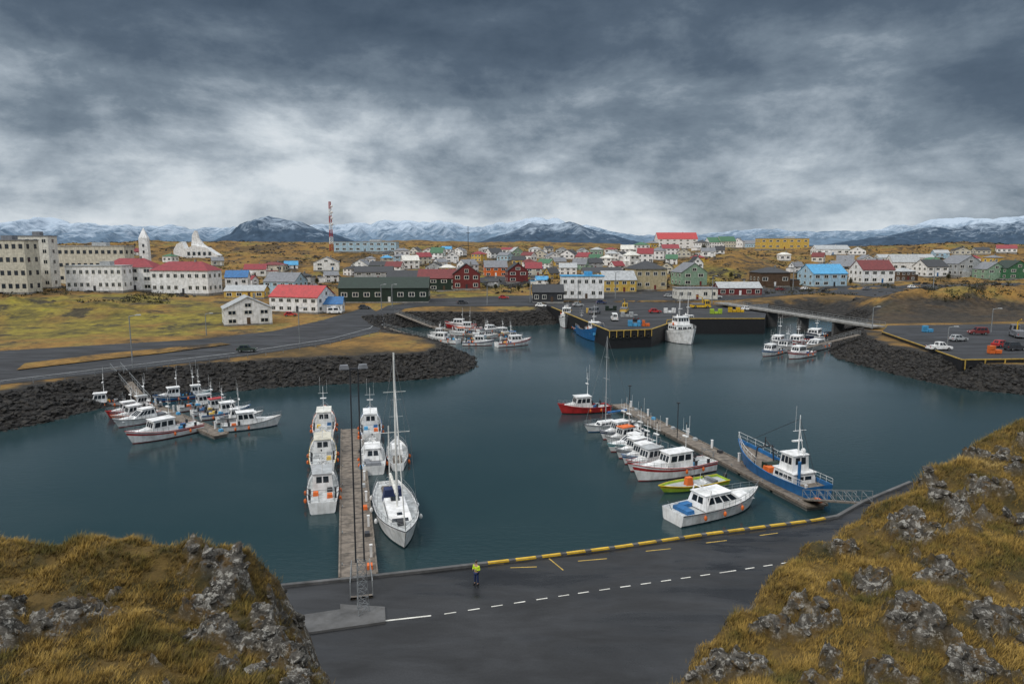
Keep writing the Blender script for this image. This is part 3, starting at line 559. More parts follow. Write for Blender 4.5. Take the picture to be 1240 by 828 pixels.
p,t=G(567,303); MB().tube((0,0,0),(0,0,28/F*p.y),.35,0,5,.2).box(0,0,20/F*p.y,3,.3,.5).build('radio_mast','dark',label='thin dark pole on the skyline right of the radio mast',cat='mast',loc=p)
# ---------- houses
WINS={}
def win_mesh(fr):
    if fr not in WINS:
        m=MB()
        for a in((0,-.5,1,.1),(0,.4,1,.1)): m.box(0,0,a[1],1,.06,.1)
        m.box(-.45,0,-.4,.1,.06,.8).box(.45,0,-.4,.1,.06,.8).box(0,0,-.4,.06,.05,.8); o=m.build('window',[fr]); g=MB().box(0,0,-.42,.92,.03,.84).build('pane','glass'); me,gm=o.data,g.data
        bpy.data.objects.remove(o); bpy.data.objects.remove(g); WINS[fr]=(me,gm)
    return WINS[fr]
def add_win(r,x,y,z,w,h,rot,fr):
    me,gm=win_mesh(fr); o=bpy.data.objects.new('window',me); COL.objects.link(o); o.parent=r; o.location=(x,y,z); o.rotation_euler=(0,0,rot); o.scale=(w,1,h)
    g=bpy.data.objects.new('pane',gm); COL.objects.link(g); g.parent=o
def house(xl,xr,yb,yt,ty,wall,roof,st,label,yaw=None,dep=.75,ncol=None,roofh=.4,group=None,fr='white',door=True,cat=None,chim=True,base='concrete',annex=False):
    p,t=G((xl+xr)/2,yb); w=(xr-xl)/F*p.y*1.06; H=(yb-yt)/F*p.y*1.05; yaw=random.uniform(-.45,.45) if yaw is None else yaw
    k=abs(math.cos(yaw))+dep*.6*abs(math.sin(yaw)); w=w/k; d=w*dep
    big=w>22 or ty=='flat'; r=root('building' if big or cat else 'house',(p.x,p.y+d*.3,p.z),yaw,label,cat or ('building' if big else 'house'),group)
    if ty=='hip': roofh=.27
    rh=0 if ty=='flat' else H*roofh; wh=H-rh; a,b=w/2,d/2; mb=MB()
    base_pts=[(-a,-b),(a,-b),(a,b),(-a,b)]; z0=-4
    if ty=='gable':
        mb.add([(x,y,z0) for x,y in base_pts]+[(x,y,wh) for x,y in base_pts]+[(-a,0,H),(a,0,H)],[(0,1,5,4),(2,3,7,6),(1,2,6,9,5),(3,0,4,8,7)])
        e=.3; s=rh/b; rf=MB()
        for g in(1,-1): rf.add([(-a-e,g*(b+e),wh-s*e+.03),(a+e,g*(b+e),wh-s*e+.03),(a+e,0,H+.05),(-a-e,0,H+.05),(-a-e,g*(b+e),wh-s*e+.2),(a+e,g*(b+e),wh-s*e+.2),(a+e,0,H+.24),(-a-e,0,H+.24)],[(0,1,2,3),(7,6,5,4),(0,4,5,1),(0,3,7,4),(1,5,6,2)])
    elif ty=='front':
        mb.add([(x,y,z0) for x,y in base_pts]+[(x,y,wh) for x,y in base_pts]+[(0,-b,H),(0,b,H)],[(0,1,5,8,4),(2,3,7,9,6),(1,2,6,5),(3,0,4,7)])
        e=.3; s=rh/a; rf=MB()
        for g in(1,-1): rf.add([(g*(a+e),-b-e,wh-s*e+.03),(g*(a+e),b+e,wh-s*e+.03),(0,b+e,H+.05),(0,-b-e,H+.05),(g*(a+e),-b-e,wh-s*e+.2),(g*(a+e),b+e,wh-s*e+.2),(0,b+e,H+.24),(0,-b-e,H+.24)],[(0,1,2,3),(7,6,5,4),(0,4,5,1),(0,3,7,4),(1,5,6,2)])
    elif ty=='hip':
        mb.prism(base_pts,z0,wh); e=.5; q=max(0.5,a-b) if a>b else .3
        rf=MB().add([(-a-e,-b-e,wh),(a+e,-b-e,wh),(a+e,b+e,wh),(-a-e,b+e,wh),(-q,0,H),(q,0,H)],[(0,1,5,4),(1,2,5),(2,3,4,5),(3,0,4),(3,2,1,0)])
    else:
        mb.prism(base_pts,z0,wh); rf=MB().box(0,0,wh,w+.5,d+.5,.35)
        if st>1 and w>15: rf.box(w*.15,0,wh+.35,w*.18,d*.4,1.6)
    mb.build('wall',wall,r); ro=rf.build('roof',roof,r)
    if base: MB().box(0,0,z0,w+.08,d+.08,4.45).build('foundation',base,r)
    if annex:
        sg=random.choice((1,-1)); ah=min(wh*.75,3.2); aw=w*random.uniform(.3,.5); o=MB().box(sg*(a+aw/2-.05),b*.1,z0,aw,d*.7,ah-z0).build('annex',wall,r); MB().box(sg*(a+aw/2),b*.1,ah,aw+.3,d*.7+.4,.2).build('annex_roof',roof,o)
        if random.random()<.5: MB().box(-sg*a*.4,-b-.7,z0,w*.25,1.4,min(2.6,wh*.6)-z0,0).build('porch',wall,r)
    if chim and ty!='flat': MB().box(a*.35,b*.15 if ty=='gable' else 0,H-rh*.5,.7,.7,rh*.5+.9).build('chimney','concrete',ro)
    sh=wh/st; nc=ncol or max(2,min(9,int(w/3.2))); ww=min(3.0,w/nc*.55); wz=min(1.8,sh*.5); nd=max(1,min(4,int(d/3.4)))
    for s in range(st):
        z=sh*(s+.56)
        for k in range(nc):
            x=-a+w*(k+.5)/nc
            if door and s==0 and k==nc//2: continue
            add_win(r,x,-b-.02,z,ww,wz,0,fr)
        for k in range(nd):
            for sg in (1,-1): add_win(r,sg*(a+.02),-b+d*(k+.5)/nd,z,min(ww,1.6),wz,math.pi/2,fr)
    if ty=='front' and rh>2: add_win(r,0,-b-.02,wh+rh*.3,ww*.8,min(wz,rh*.4),0,fr)
    if ty=='gable' and rh>2:
        for sg in(1,-1): add_win(r,sg*(a+.02),0,wh+rh*.3,1.2,min(wz,rh*.4),math.pi/2,fr)
    if door:
        x=-a+w*(nc//2+.5)/nc; MB().box(x,-b-.03,.35,1.0,.08,min(2.1,sh*.8)).build('door',random.choice(['brown','dark','blue']) if wall=='white' else random.choice(['brown','dark','white','darkred']),r)
    return r
Hs=[
(-34,36,355,295,'flat','cream','grey',4,'big cream four storey block at the left edge of the photo',.0,.35,9),
(18,64,349,290,'flat','offwhite','grey',5,'taller offwhite block stepped behind the leftmost cream block',.0,.35,5),
(62,155,345,301,'flat','cream','lightgrey',3,'long cream institutional building with rows of windows at the left',-.05,.2,13),
(86,149,353,324,'flat','white','lightgrey',2,'white two storey flat building in front of the long cream building',.05,.4,9),
(130,186,352,315,'hip','white','roofred',3,'white building with red roof left of the church tower foot',.1,.5,4),
(187,259,356,319,'hip','white','roofred',2,'long white building with low red roof beside the left church tower',-.15,.4,8),
(266,323,393,361,'front','white','lightgrey',2,'white gabled house alone beside the car park',.45,.8,3),
(330,397,378,348,'gable','white','red',2,'white building with bright red roof behind the car park',-.3,.6,6),
(384,414,379,361,'gable','white','blue',1,'small white cabin with blue roof right of the red roofed building',.1,.7,3),
(273,299,347,329,'gable','white','blue',1,'white house with blue roof above the yellow house',.2,.8,3),
(274,319,361,347,'gable','yellow','lightgrey',1,'low pale yellow house behind the lone white gabled house',.1,.6,4),
(323,364,356,332,'gable','lightblue','grey',2,'pale blue house with broad grey roof above the red roofed building',-.2,.8,4),
(296,321,335,321,'gable','white','roofred',1,'white house with dull red roof above the blue roofed house',.2,.7,3),
(318,343,330,318,'hip','cream','darkred',1,'cream house with dark red roof on the moor edge',0,.7,3),
(379,409,328,312,'front','white','grey',2,'white house alone on the moor below the radio mast',.2,.8,2),
(408,478,305,294,'flat','lightblue','lightgrey',2,'long pale blue block on the skyline right of radio mast',0,.3,9),
(414,516,366,338,'gable','darkgreen','darkgreen',1,'long low dark green warehouse at the coast road bend',.06,.35,8),
(470,514,346,329,'gable','darkred','dark',1,'red-brown shed rising behind the long green warehouse',.05,.5,4),
(508,556,352,328,'gable','darkgreen','darkred',2,'dark green warehouse with dark red roof right of the long one',0,.6,4),
(548,580,350,321,'front','darkred','dark',2,'dark red gabled warehouse above the green lawn',.1,.9,3),
(430,474,339,324,'gable','lightgrey','dark',2,'grey house with black roof rising behind the long green warehouse',.1,.6,4),
(586,613,335,317,'gable','orange','grey',2,'orange yellow house left of the dark red house',.1,.8,3),
(613,638,342,320,'front','darkred','dark',2,'dark red house with black roof in the town middle',.15,.9,2),
(646,681,366,346,'gable','dark','dark',1,'low black warehouse by the root of the town pier',0,.6,4),
(681,729,362,336,'flat','white','sky',2,'white building with sky blue roof edge beside the black warehouse',0,.6,6),
(728,768,354,330,'gable','yellow','lightgrey',2,'bright yellow wooden house with light grey roof',.15,.7,4),
(707,751,338,325,'gable','cream','dark',1,'long cream house behind the bright yellow house',0,.5,5),
(763,804,351,318,'hip','beige','dark',2,'tall beige house with dark hipped roof behind the town pier',.2,.9,4),
(819,853,346,320,'front','palegreen','grey',2,'pale green gabled house right of the tall beige house',.2,.9,2),
(836,850,330,312,'front','white','dark',2,'narrow white gabled house behind the pale green one',.1,1,2),
(870,919,358,343,'gable','darkred','lightgrey',1,'low red shed with light roof at right of town quay',0,.5,5),
(820,866,363,350,'flat','offwhite','grey',1,'low offwhite quay shed in front of the pale green house',0,.5,5),
(916,953,347,325,'hip','brown','dark',1,'brown house with steep dark roof below the grassy hill',.1,.8,3),
(976,1022,347,322,'gable','lightblue','sky',2,'pale blue house with bright blue roof',.2,.7,4),
(1007,1036,332,317,'gable','cream','grey',2,'cream house behind the bright blue roofed house',.1,.7,3),
(1039,1079,343,317,'gable','white','darkred',2,'white house with dark red roof right of the blue roofed house',.1,.7,4),
(1079,1111,330,310,'gable','white','lightgrey',1,'long low white house on the brown ridge at right',0,.5,4),
(1115,1145,335,316,'gable','white','dark',2,'white house with black roof third from right',.2,.8,3),
(1150,1186,334,311,'front','lightgrey','grey',2,'big grey gabled house left of the green houses',.2,.8,3),
(1188,1215,338,319,'front','palegreen','grey',2,'left of two green gabled houses at the right edge',.15,.8,2),
(1212,1244,338,317,'front','green','darkgreen',2,'right of two green gabled houses at the right edge',.15,.8,2),
(797,842,301,283,'gable','white','red',3,'tall white building with red roof on the skyline hill',0,.4,6),
(921,976,302,290,'flat','yellow','lightgrey',2,'long yellow building on the right skyline',0,.3,7),
(988,1026,309,298,'gable','white','lightgrey',1,'long white building right of the long yellow one on the skyline',0,.4,5),
(1065,1128,318,309,'gable','offwhite','lightgrey',1,'very long low offwhite building on the brown ridge',0,.2,8),
]
for h in Hs: house(*h[:9],yaw=h[9],dep=h[10],ncol=h[11],chim=not(h[0]in(414,470,508,646)),fr='offwhite' if h[5]!='cream' else 'dark',annex=(h[1]-h[0]<40 and h[2]<350 and h[0]%2==0))
ORD=['first','second','third','fourth','fifth','sixth','seventh','eighth','ninth','tenth','eleventh','twelfth','thirteenth','fourteenth','fifteenth','sixteenth','seventeenth','eighteenth','nineteenth','twentieth','twenty-first','twenty-second','twenty-third','twenty-fourth']
NM={'lightgrey':'light grey','offwhite':'off-white','darkred':'dark red','roofred':'red','lightblue':'pale blue','palegreen':'pale green','dark':'black','white':'white','sky':'light blue'}
def cluster(phrase,items):
    items=sorted(items)
    for i,(x,yb,w,h,wl,rf) in enumerate(items):
        h*=random.uniform(1.05,1.3); w*=random.uniform(.9,1.2)
        if random.random()<.3: rf=random.choice(['roofred','sky','green','offwhite','lightgrey','darkred'])
        if random.random()<.15: wl=random.choice(['yellow','cream','lightblue','palegreen'])
        house(x-w/2,x+w/2,yb,yb-h,random.choice(['gable','gable','front','hip']),wl,rf,1 if h<11 else 2,f'{NM.get(wl,wl)} {NM.get(rf,rf)}-roofed house, {ORD[i]} from left {phrase}',yaw=random.uniform(-.7,.7),door=yb>318,roofh=random.uniform(.33,.48),dep=random.uniform(.6,1.0),annex=random.random()<.45)
w_,g_,d_,l_,r_='white','grey','dark','lightgrey','roofred'
cluster('above the green warehouses',[(437,328,18,10,w_,g_),(458,330,17,11,w_,d_),(477,330,18,11,w_,l_),(496,326,19,13,w_,g_),(512,320,18,11,'cream',r_),(526,331,18,11,'lightgrey',d_),(566,331,19,12,w_,g_),(598,347,12,8,'lightgrey',d_),(484,319,15,10,w_,g_),(542,334,15,10,w_,r_),(468,321,14,9,'cream',g_),(448,320,13,8,w_,g_)])
cluster('between radio mast and thin pole',[(486,311,15,8,w_,g_),(503,308,14,7,'offwhite',d_),(530,315,17,11,w_,d_),(547,318,17,11,w_,g_),(541,306,12,6,w_,l_),(518,309,13,7,w_,r_),(556,310,13,7,w_,g_),(470,313,12,7,w_,d_),(533,324,14,9,w_,g_)])
cluster('in far row right of thin pole',[(580,317,17,10,w_,g_),(598,313,16,9,w_,d_),(612,316,15,9,'lightblue',g_),(625,311,14,9,w_,l_),(640,317,17,10,w_,'darkred'),(655,313,15,8,'cream',g_),(670,318,19,11,w_,g_),(690,314,16,10,w_,d_),(708,317,15,9,'offwhite',r_),(723,311,16,9,w_,g_),(741,317,15,10,w_,l_),(760,309,16,9,w_,d_),(777,306,17,10,w_,g_),(588,307,13,6,w_,l_),(648,307,13,6,w_,d_),(680,308,13,6,'lightgrey',g_),(706,308,13,6,w_,g_),(614,307,12,6,w_,g_),(740,307,12,6,w_,r_),(664,305,11,5,'offwhite',d_),(628,321,14,9,'yellow',d_)])
cluster('in middle row behind yellow houses',[(646,334,16,12,'cream',g_),(668,338,16,10,'mustard',d_),(688,333,17,12,w_,l_),(703,327,16,11,w_,g_),(719,326,16,10,'lightgrey',d_),(747,330,18,12,w_,g_),(765,322,18,13,w_,d_),(782,318,17,13,w_,r_),(798,315,17,12,w_,g_),(808,332,15,12,'cream',d_),(662,326,16,10,w_,d_),(640,326,14,9,w_,g_),(736,322,15,10,w_,'darkred'),(814,321,15,10,w_,l_),(677,323,14,9,'yellow',g_),(753,315,14,9,w_,d_),(720,319,14,9,w_,g_),(785,331,14,9,'lightblue',d_),(656,345,13,9,w_,r_)])
cluster('of skyline cluster near red roofed building',[(850,303,16,10,w_,d_),(866,300,17,11,w_,'green'),(880,298,18,11,'offwhite','green'),(895,300,15,9,w_,g_),(908,299,14,9,'yellow',g_),(858,311,14,8,w_,g_),(812,309,17,10,w_,d_),(829,312,15,9,'cream',g_),(790,302,14,8,w_,g_),(845,320,14,9,w_,r_),(872,308,12,7,w_,d_)])
cluster('on the far right ridge',[(1040,309,17,8,w_,d_),(1060,330,20,14,w_,g_),(1095,340,20,12,'brown',d_),(1140,312,18,8,w_,l_),(1165,309,16,7,'lightgrey',d_),(1190,308,17,7,'navy',d_),(1222,306,20,8,w_,g_),(1025,322,17,11,w_,g_),(1130,326,17,11,'cream',d_),(965,330,15,10,w_,g_),(992,318,15,9,'offwhite',d_),(1178,322,16,10,w_,r_),(1205,320,15,9,w_,g_),(1050,320,15,9,w_,g_),(1100,322,15,9,w_,d_),(950,316,13,8,w_,g_)])
cluster('scattered at the left skyline',[(160,309,14,7,w_,r_),(205,318,14,8,w_,r_),(262,322,13,8,'cream',g_),(352,326,14,7,w_,g_),(366,341,15,9,'lightgrey',d_),(400,342,16,10,w_,g_),(303,346,15,9,w_,r_),(425,334,14,9,w_,d_),(378,354,14,9,w_,g_)])
# church tower and modern church
p,t=G(178,340); s=p.y/F; r=root('church_tower',p,.2,'slender white church tower with pointed top above the red roofs','church'); h=(340-289)*s; w=11*s
MB().box(0,0,-3,w,w,h+3,0,.85,.85).build('shaft','white',r); MB().box(0,0,h,w*.85,w*.85,12*s,0,.05,.05).build('spire','white',r)
for z in(.65,.8): MB().box(0,-w*.46,h*z,w*.15,.3,h*.06).build('window','glass',r)
p,t=G(238,311); s=p.y/F; r=root('modern_church',p,.1,'white modern church with sweeping curved roofs and a peaked tower','church')
def xz(poly,y0,y1,name,mat):
    n=len(poly); MB().add([(x*s,y0*s,z*s) for x,z in poly]+[(x*s,y1*s,z*s) for x,z in poly],[list(range(n)),list(range(n,2*n))[::-1]]+[(k,(k+1)%n,n+(k+1)%n,n+k) for k in range(n)]).build(name,mat,r)
xz([(-24,-4),(-24,8),(-20,15),(-14,18),(-10,8),(-10,-4)],-6,8,'side_vault','white')
xz([(-10,-4),(-10,9),(0,14),(14,11),(22,5),(27,2),(27,-4)],-8,10,'nave','white')
xz([(-5,9),(-3,26),(0,31),(2,31),(4,22),(9,15),(17,9),(17,5),(-5,5)],-2,3,'bell_tower','white')
for k in range(5): MB().box((-6+6*k)*s,-8.1*s,2*s,3*s,.4*s,4*s).build('window','glass',r)
# ---------- trees
m,nt,b=nodes('leaf'); nt.links.new(ramp(nt,noise(nt,.9,4),[(.3,(.012,.02,.008)),(.6,(.045,.042,.013)),(.75,(.11,.065,.02))]),b.inputs['Base Color']); b.inputs['Roughness'].default_value=.9; _M['leaf']=m
m=MB(); m.tube((0,0,0),(0,0,1.6),.14,0,6,.08)
for k in range(5): a=k*1.26; m.tube((0,0,.8+.15*k),(.7*math.cos(a),.7*math.sin(a),1.7+.2*k),.05,0,4,.02)
o=m.build('trunk','bark'); tm=o.data; bpy.data.objects.remove(o); n=1300; q=rng.normal(size=(n,3)); q/=np.linalg.norm(q,axis=1)[:,None]; rad=rng.uniform(.3,1,n)[:,None]*(.4+1.2*fbm(q[:,0]*2+5,q[:,2]*2+9,3))[:,None]
c=q*rad*np.array([1.25,1.25,1.6])+np.array([0,0,2.4]); e=rng.normal(size=(n,3,3))*.11; V=(c[:,None]+e).reshape(-1,3)
o=npmesh('crown',V,np.arange(3*n).reshape(-1,3),'leaf',kind=None,smooth=False); cm=o.data; bpy.data.objects.remove(o)
for px,yb,h,l in ((600,352,9,'round tree on the lawn left of the black warehouse'),(628,353,8,'small tree below the dark red house'),(665,345,9,'tree above the black warehouse'),(756,334,10,'tree between the bright yellow and tall beige houses'),(806,350,12,'dark tree right of the tall beige house'),(814,340,11,'tree behind the pale green house'),(842,318,12,'dark tree on the slope below the skyline hill'),(852,306,10,'tree near the green roofed skyline houses'),(966,340,10,'tree left of the bright blue roofed house'),(384,345,9,'tree above the small blue roofed cabin'),(312,345,8,'bush beside the blue roofed white house'),(1030,345,8,'bush between the blue roofed and dark red roofed houses'),(1148,340,9,'bush left of the big grey gabled house'),(690,325,8,'tree in the middle row left of the long cream house'),(575,338,9,'tree between the red warehouse and orange house'),(885,338,9,'bush on the grassy hill left of the brown house'),(640,350,8,'tree at the right end of the far green lawn')):
    p,t=G(px,yb); s=h/F*p.y/4.0; r=root('tree',p,random.random()*6,l,'tree'); r.scale=(s,s,s)
    for n,d in(('trunk',tm),('crown',cm)): o=bpy.data.objects.new(n,d); COL.objects.link(o); o.parent=r
# ground cover: low scrub and field stones
n=60000; y=250+550*rng.random(n)**1.3; x=(rng.random(n)*2-1)*y*.8; h,sd=Hh(x,y); k=(sd>16)&(fbm(x/18,y/18,3)>.56)&(h>6.5)&((y>310)|(x>95)|(x<-125)); x,y,h=x[k][:5000],y[k][:5000],h[k][:5000]; n=len(x)
c=np.stack([x,y,h+.3],-1)[:,None,:]+rng.normal(size=(n,14,3))*np.array([.8,.8,.32]); V=(c[:,:,None]+rng.normal(size=(n,14,3,3))*.28).reshape(-1,3)
npmesh('scrub',V,np.arange(len(V)).reshape(-1,3),'leaf',kind='stuff',smooth=False,label='low dark scrub scattered between the houses and over the moor',cat='scrub')
n=30000; y=240+500*rng.random(n)**1.2; x=(rng.random(n)*2-1)*y*.8; h,sd=Hh(x,y); k=(sd>14)&(fbm(x/14+40,y/14,3)>.6)&(h>6.5)&((y>310)|(x>95)|(x<-125)); x,y,h=x[k][:3500],y[k][:3500],h[k][:3500]
rocks('field_rocks',np.stack([x,y,h],-1),rng.uniform(.3,1.5,len(x)),'basalt',.5,kind='stuff',label='dark rocks breaking through the grass around the town',cat='rocks')
# ---------- vehicles
def car(px,yb,rz,col,label,z=None,kind='car'):
    p=P(px,yb,z) if z is not None else G(px,yb)[0]; r=root('parked_car' if kind!='truck' else 'truck',p+Vector((0,0,.1)),rz,label,'car' if kind=='car' else kind)
    L,Wd,Hb,Ht={'car':(4.3,1.8,.85,1.5),'suv':(4.7,1.9,1.0,1.85),'van':(5.2,2.0,1.1,2.2),'pickup':(5.3,1.9,1.0,1.8),'truck':(7.5,2.4,1.2,2.9)}[kind]; w=Wd/2
    pr=[(-L/2,.35),(-L/2+.05,Hb),(-L*.3,Hb+.06),(L*.22,Hb),(L/2-.1,Hb*.82),(L/2,.45),(L/2-.05,.3)]; m=MB()
    n=len(pr); vs=[(x,-w*(.93 if z_>Hb*.9 else 1),z_) for x,z_ in pr]+[(x,w*(.93 if z_>Hb*.9 else 1),z_) for x,z_ in pr]
    m.add(vs,[list(range(n)),list(range(n,2*n))[::-1]]+[(k,(k+1)%n,n+(k+1)%n,n+k) for k in range(n)]).build('body',col,r)
    x0,x1={'car':(-.4,.2),'suv':(-.47,.22),'van':(-.48,.36),'pickup':(-.12,.25),'truck':(.2,.47)}[kind]
    house_box(r,'cabin',x0*L,x1*L,w*.88,Hb,Ht-Hb,.35 if kind in('car','suv') else .05,.65 if kind in('car','suv','pickup') else .3,col,col,1,3 if kind=='suv' else 2,.84,True,(.15,.85),.04,False)
    if kind=='truck': MB().box(-.15*L,0,Hb,.62*L,Wd,.5).build('truck_bed','grey',r); MB().tube((.1*L,0,Hb),(.1*L,0,Hb+2.6),.16).tube((.1*L,0,Hb+2.6),(-.25*L,0,Hb+3.4),.12).build('crane_arm','safetyyellow',r)
    if kind=='pickup': MB().box(-.32*L,0,Hb,.34*L,Wd*.8,.04).build('cargo_bed','dark',r)
    for sx in(1,-1):
        for sy in(1,-1):
            rr=.36 if kind!='truck' else .48; t=MB().tube((sx*L*.31,sy*(w-.2),rr-.06),(sx*L*.31,sy*(w+.03),rr-.06),rr,0,12).build('wheel','rubber',r); MB().tube((sx*L*.31,sy*w,rr-.06),(sx*L*.31,sy*(w+.05),rr-.06),rr*.55,0,8).build('rim','steel',t)
    for sy in(1,-1): MB().box(L/2-.06,sy*w*.7,Hb*.62,.1,.32,.16).build('headlight','white',r); MB().box(-L/2+.0,sy*w*.75,Hb*.7,.08,.22,.2).build('tail_light','red',r)
    return r
car(299,426,.15,'darkgreen','dark green car driving on the coast road',4.26)
car(352,383,.3,'red','small red car behind the lone white gabled house'); car(441,374,0,'dark','dark car at the coast road bend'); car(405,380,.2,'white','white van below the blue roofed cabin',None,'van')
car(1137,424,.1,'white','white pickup parked on the right quay',4.9,'pickup'); car(1184,405,3.0,'darkred','dark red off-road car parked at back of the right quay',4.9,'suv'); car(1212,420,.3,'red','bright red car near the right edge of right quay',4.9); car(1160,413,.2,'lightgrey','silver car behind the white pickup',4.9) ; car(1232,408,1.2,'grey','grey truck with crane at the right quay edge',4.9,'truck'); car(1228,424,.2,'dark','black car in front of the grey crane truck',4.9,'suv')
car(756,378,1.3,'yellow','yellow truck with crane arm on the town pier',4.9,'truck'); car(744,388,1.5,'white','white van parked on the town pier',4.9,'van'); car(848,373,.1,'safetyyellow','yellow truck on the quay right of the town pier',4.9,'truck'); car(770,388,1.4,'dark','black car parked on the town pier',4.9)
car(793,379,.1,'red','red car on the town pier behind the white ships',4.9); car(700,371,.2,'lightgrey','silver car at the root of the town pier',4.9); car(728,368,.1,'navy','navy car in front of the bright yellow house',4.9); car(905,376,.1,'white','white car on the quay by the red shed',4.9); car(720,380,.8,'grey','grey van on the left side of the town pier',4.9,'van')
for x,y,c,l in ((560,368,'dark','black car on the street by the green lawn'),(610,362,'red','red car on the street below the dark red house'),(655,372,'white','white car beside the railing left of town pier'),(810,360,'lightgrey','silver car below the tall beige house'),(868,361,'white','white car below the pale green house'),(945,352,'darkred','dark red car below the brown house'),(975,351,'white','white car left of the blue roofed house garden'),(1050,351,'grey','grey car below the white house with dark red roof'),(1105,349,'white','white car on the right street')): car(x,y,random.uniform(-.2,.2),c,l)
tb=MB().box(0,0,.1,1.2,1.0,.75,0,1.05,1.05).box(-.4,0,0,.15,.9,.1).box(.4,0,0,.15,.9,.1)
for px,py,c,n,l in ((763,395,'sky',3,'light blue'),(778,395,'orange',2,'orange'),(754,384,'lightgrey',4,'grey'),(712,379,'yellow',3,'yellow'),(862,380,'lime',3,'lime green'),(884,378,'safetyyellow',4,'bright yellow'),(1200,428,'orange',2,'orange right quay'),(1120,402,'sky',2,'light blue right quay'),(735,376,'darkgreen',3,'dark green'),(806,379,'white',3,'white')):
    p=P(px,py,4.9)
    for k in range(n):
        for j in range(2 if k%2==0 else 1): o=MB(); o.v,o.f,o.m=tb.v,tb.f,tb.m; o.build('fish_tub',c,label=f'{l} fish tub in a stacked block on the quay',cat='tub',group=f'{l} fish tubs on the quay',loc=(p.x+1.4*k,p.y,4.9+.87*j))
# ---------- person
def skin(name,J,E,mat,parent,sub=1):
    me=bpy.data.meshes.new(name); me.from_pydata([j[0] for j in J],E,[]); o=bpy.data.objects.new(name,me); COL.objects.link(o); o.parent=parent; me.materials.append(_M[mat])
    md=o.modifiers.new('s','SKIN'); sv=me.skin_vertices[0].data
    for i,j in enumerate(J): sv[i].radius=(j[1],j[1] if len(j)<3 else j[2]); sv[i].use_root=(i==0)
    md.use_smooth_shade=True; s=o.modifiers.new('u','SUBSURF'); s.levels=s.render_levels=sub; return o
pr=root('person',P(577,707,4.0),2.6,'person in a yellow high-visibility jacket standing alone on the quay road','person')
J=[((0,0,.95),.14,.11),((0,0,1.2),.14,.1),((0,0,1.42),.15,.1),((0,0,1.53),.055),((0,.01,1.62),.085,.095),((0,.01,1.73),.085,.095)]; E=[(0,1),(1,2),(2,3),(3,4),(4,5)]
for s in(1,-1):
    b=len(J); J+=[((s*.1,0,.88),.085),((s*.12,.02,.48),.06),((s*.13,-.01,.08),.04),((s*.14,.12,.04),.04)]; E+=[(0,b),(b,b+1),(b+1,b+2),(b+2,b+3)]
    b=len(J); J+=[((s*.2,0,1.4),.055),((s*.27,-.02,1.13),.045),((s*.14,.22,1.2),.033),((s*.1,.29,1.23),.035,.02)]; E+=[(2,b),(b,b+1),(b+1,b+2),(b+2,b+3)]; hnd=b+3
    for k in range(4): c=len(J); J+=[((s*.085,.35,1.20+.02*k),.009),((s*.05,.37-.005*abs(k-2),1.20+.02*k),.008)]; E+=[(hnd,c),(c,c+1)]
    c=len(J); J+=[((s*.07,.29,1.28),.01),((s*.05,.31,1.3),.009)]; E+=[(hnd,c),(c,c+1)]
skin('body',J,E,'skin',pr)
Jk=[((0,0,.93),.18,.15),((0,0,1.2),.18,.14),((0,0,1.43),.17,.12)]; Ek=[(0,1),(1,2)]
for s in(1,-1): b=len(Jk); Jk+=[((s*.21,0,1.41),.08),((s*.28,-.02,1.13),.065),((s*.16,.19,1.19),.05)]; Ek+=[(2,b),(b,b+1),(b+1,b+2)]
skin('jacket',Jk,Ek,'hivis',pr)
Jt=[((0,0,.93),.15,.12)]; Et=[]
for s in(1,-1): b=len(Jt); Jt+=[((s*.1,0,.86),.1),((s*.12,.02,.48),.08),((s*.13,-.01,.1),.06)]; Et+=[(0,b),(b,b+1),(b+1,b+2)]
skin('trousers',Jt,Et,'navy',pr)
MB().ell((0,.01,1.76),.105,.115,.09,n=12,m=8).box(0,.11,1.74,.12,.08,.02).build('cap','dark',pr,smooth=True)
MB().ell((0,.1,1.66),.014,.02,.02).build('nose','skin',pr,smooth=True)
for s in(1,-1): MB().ell((s*.035,.093,1.685),.012,.01,.008).build('eye','dark',pr); MB().box(s*.14,.06,0,.1,.28,.09,0,.9,.85).build('shoe','black',pr)
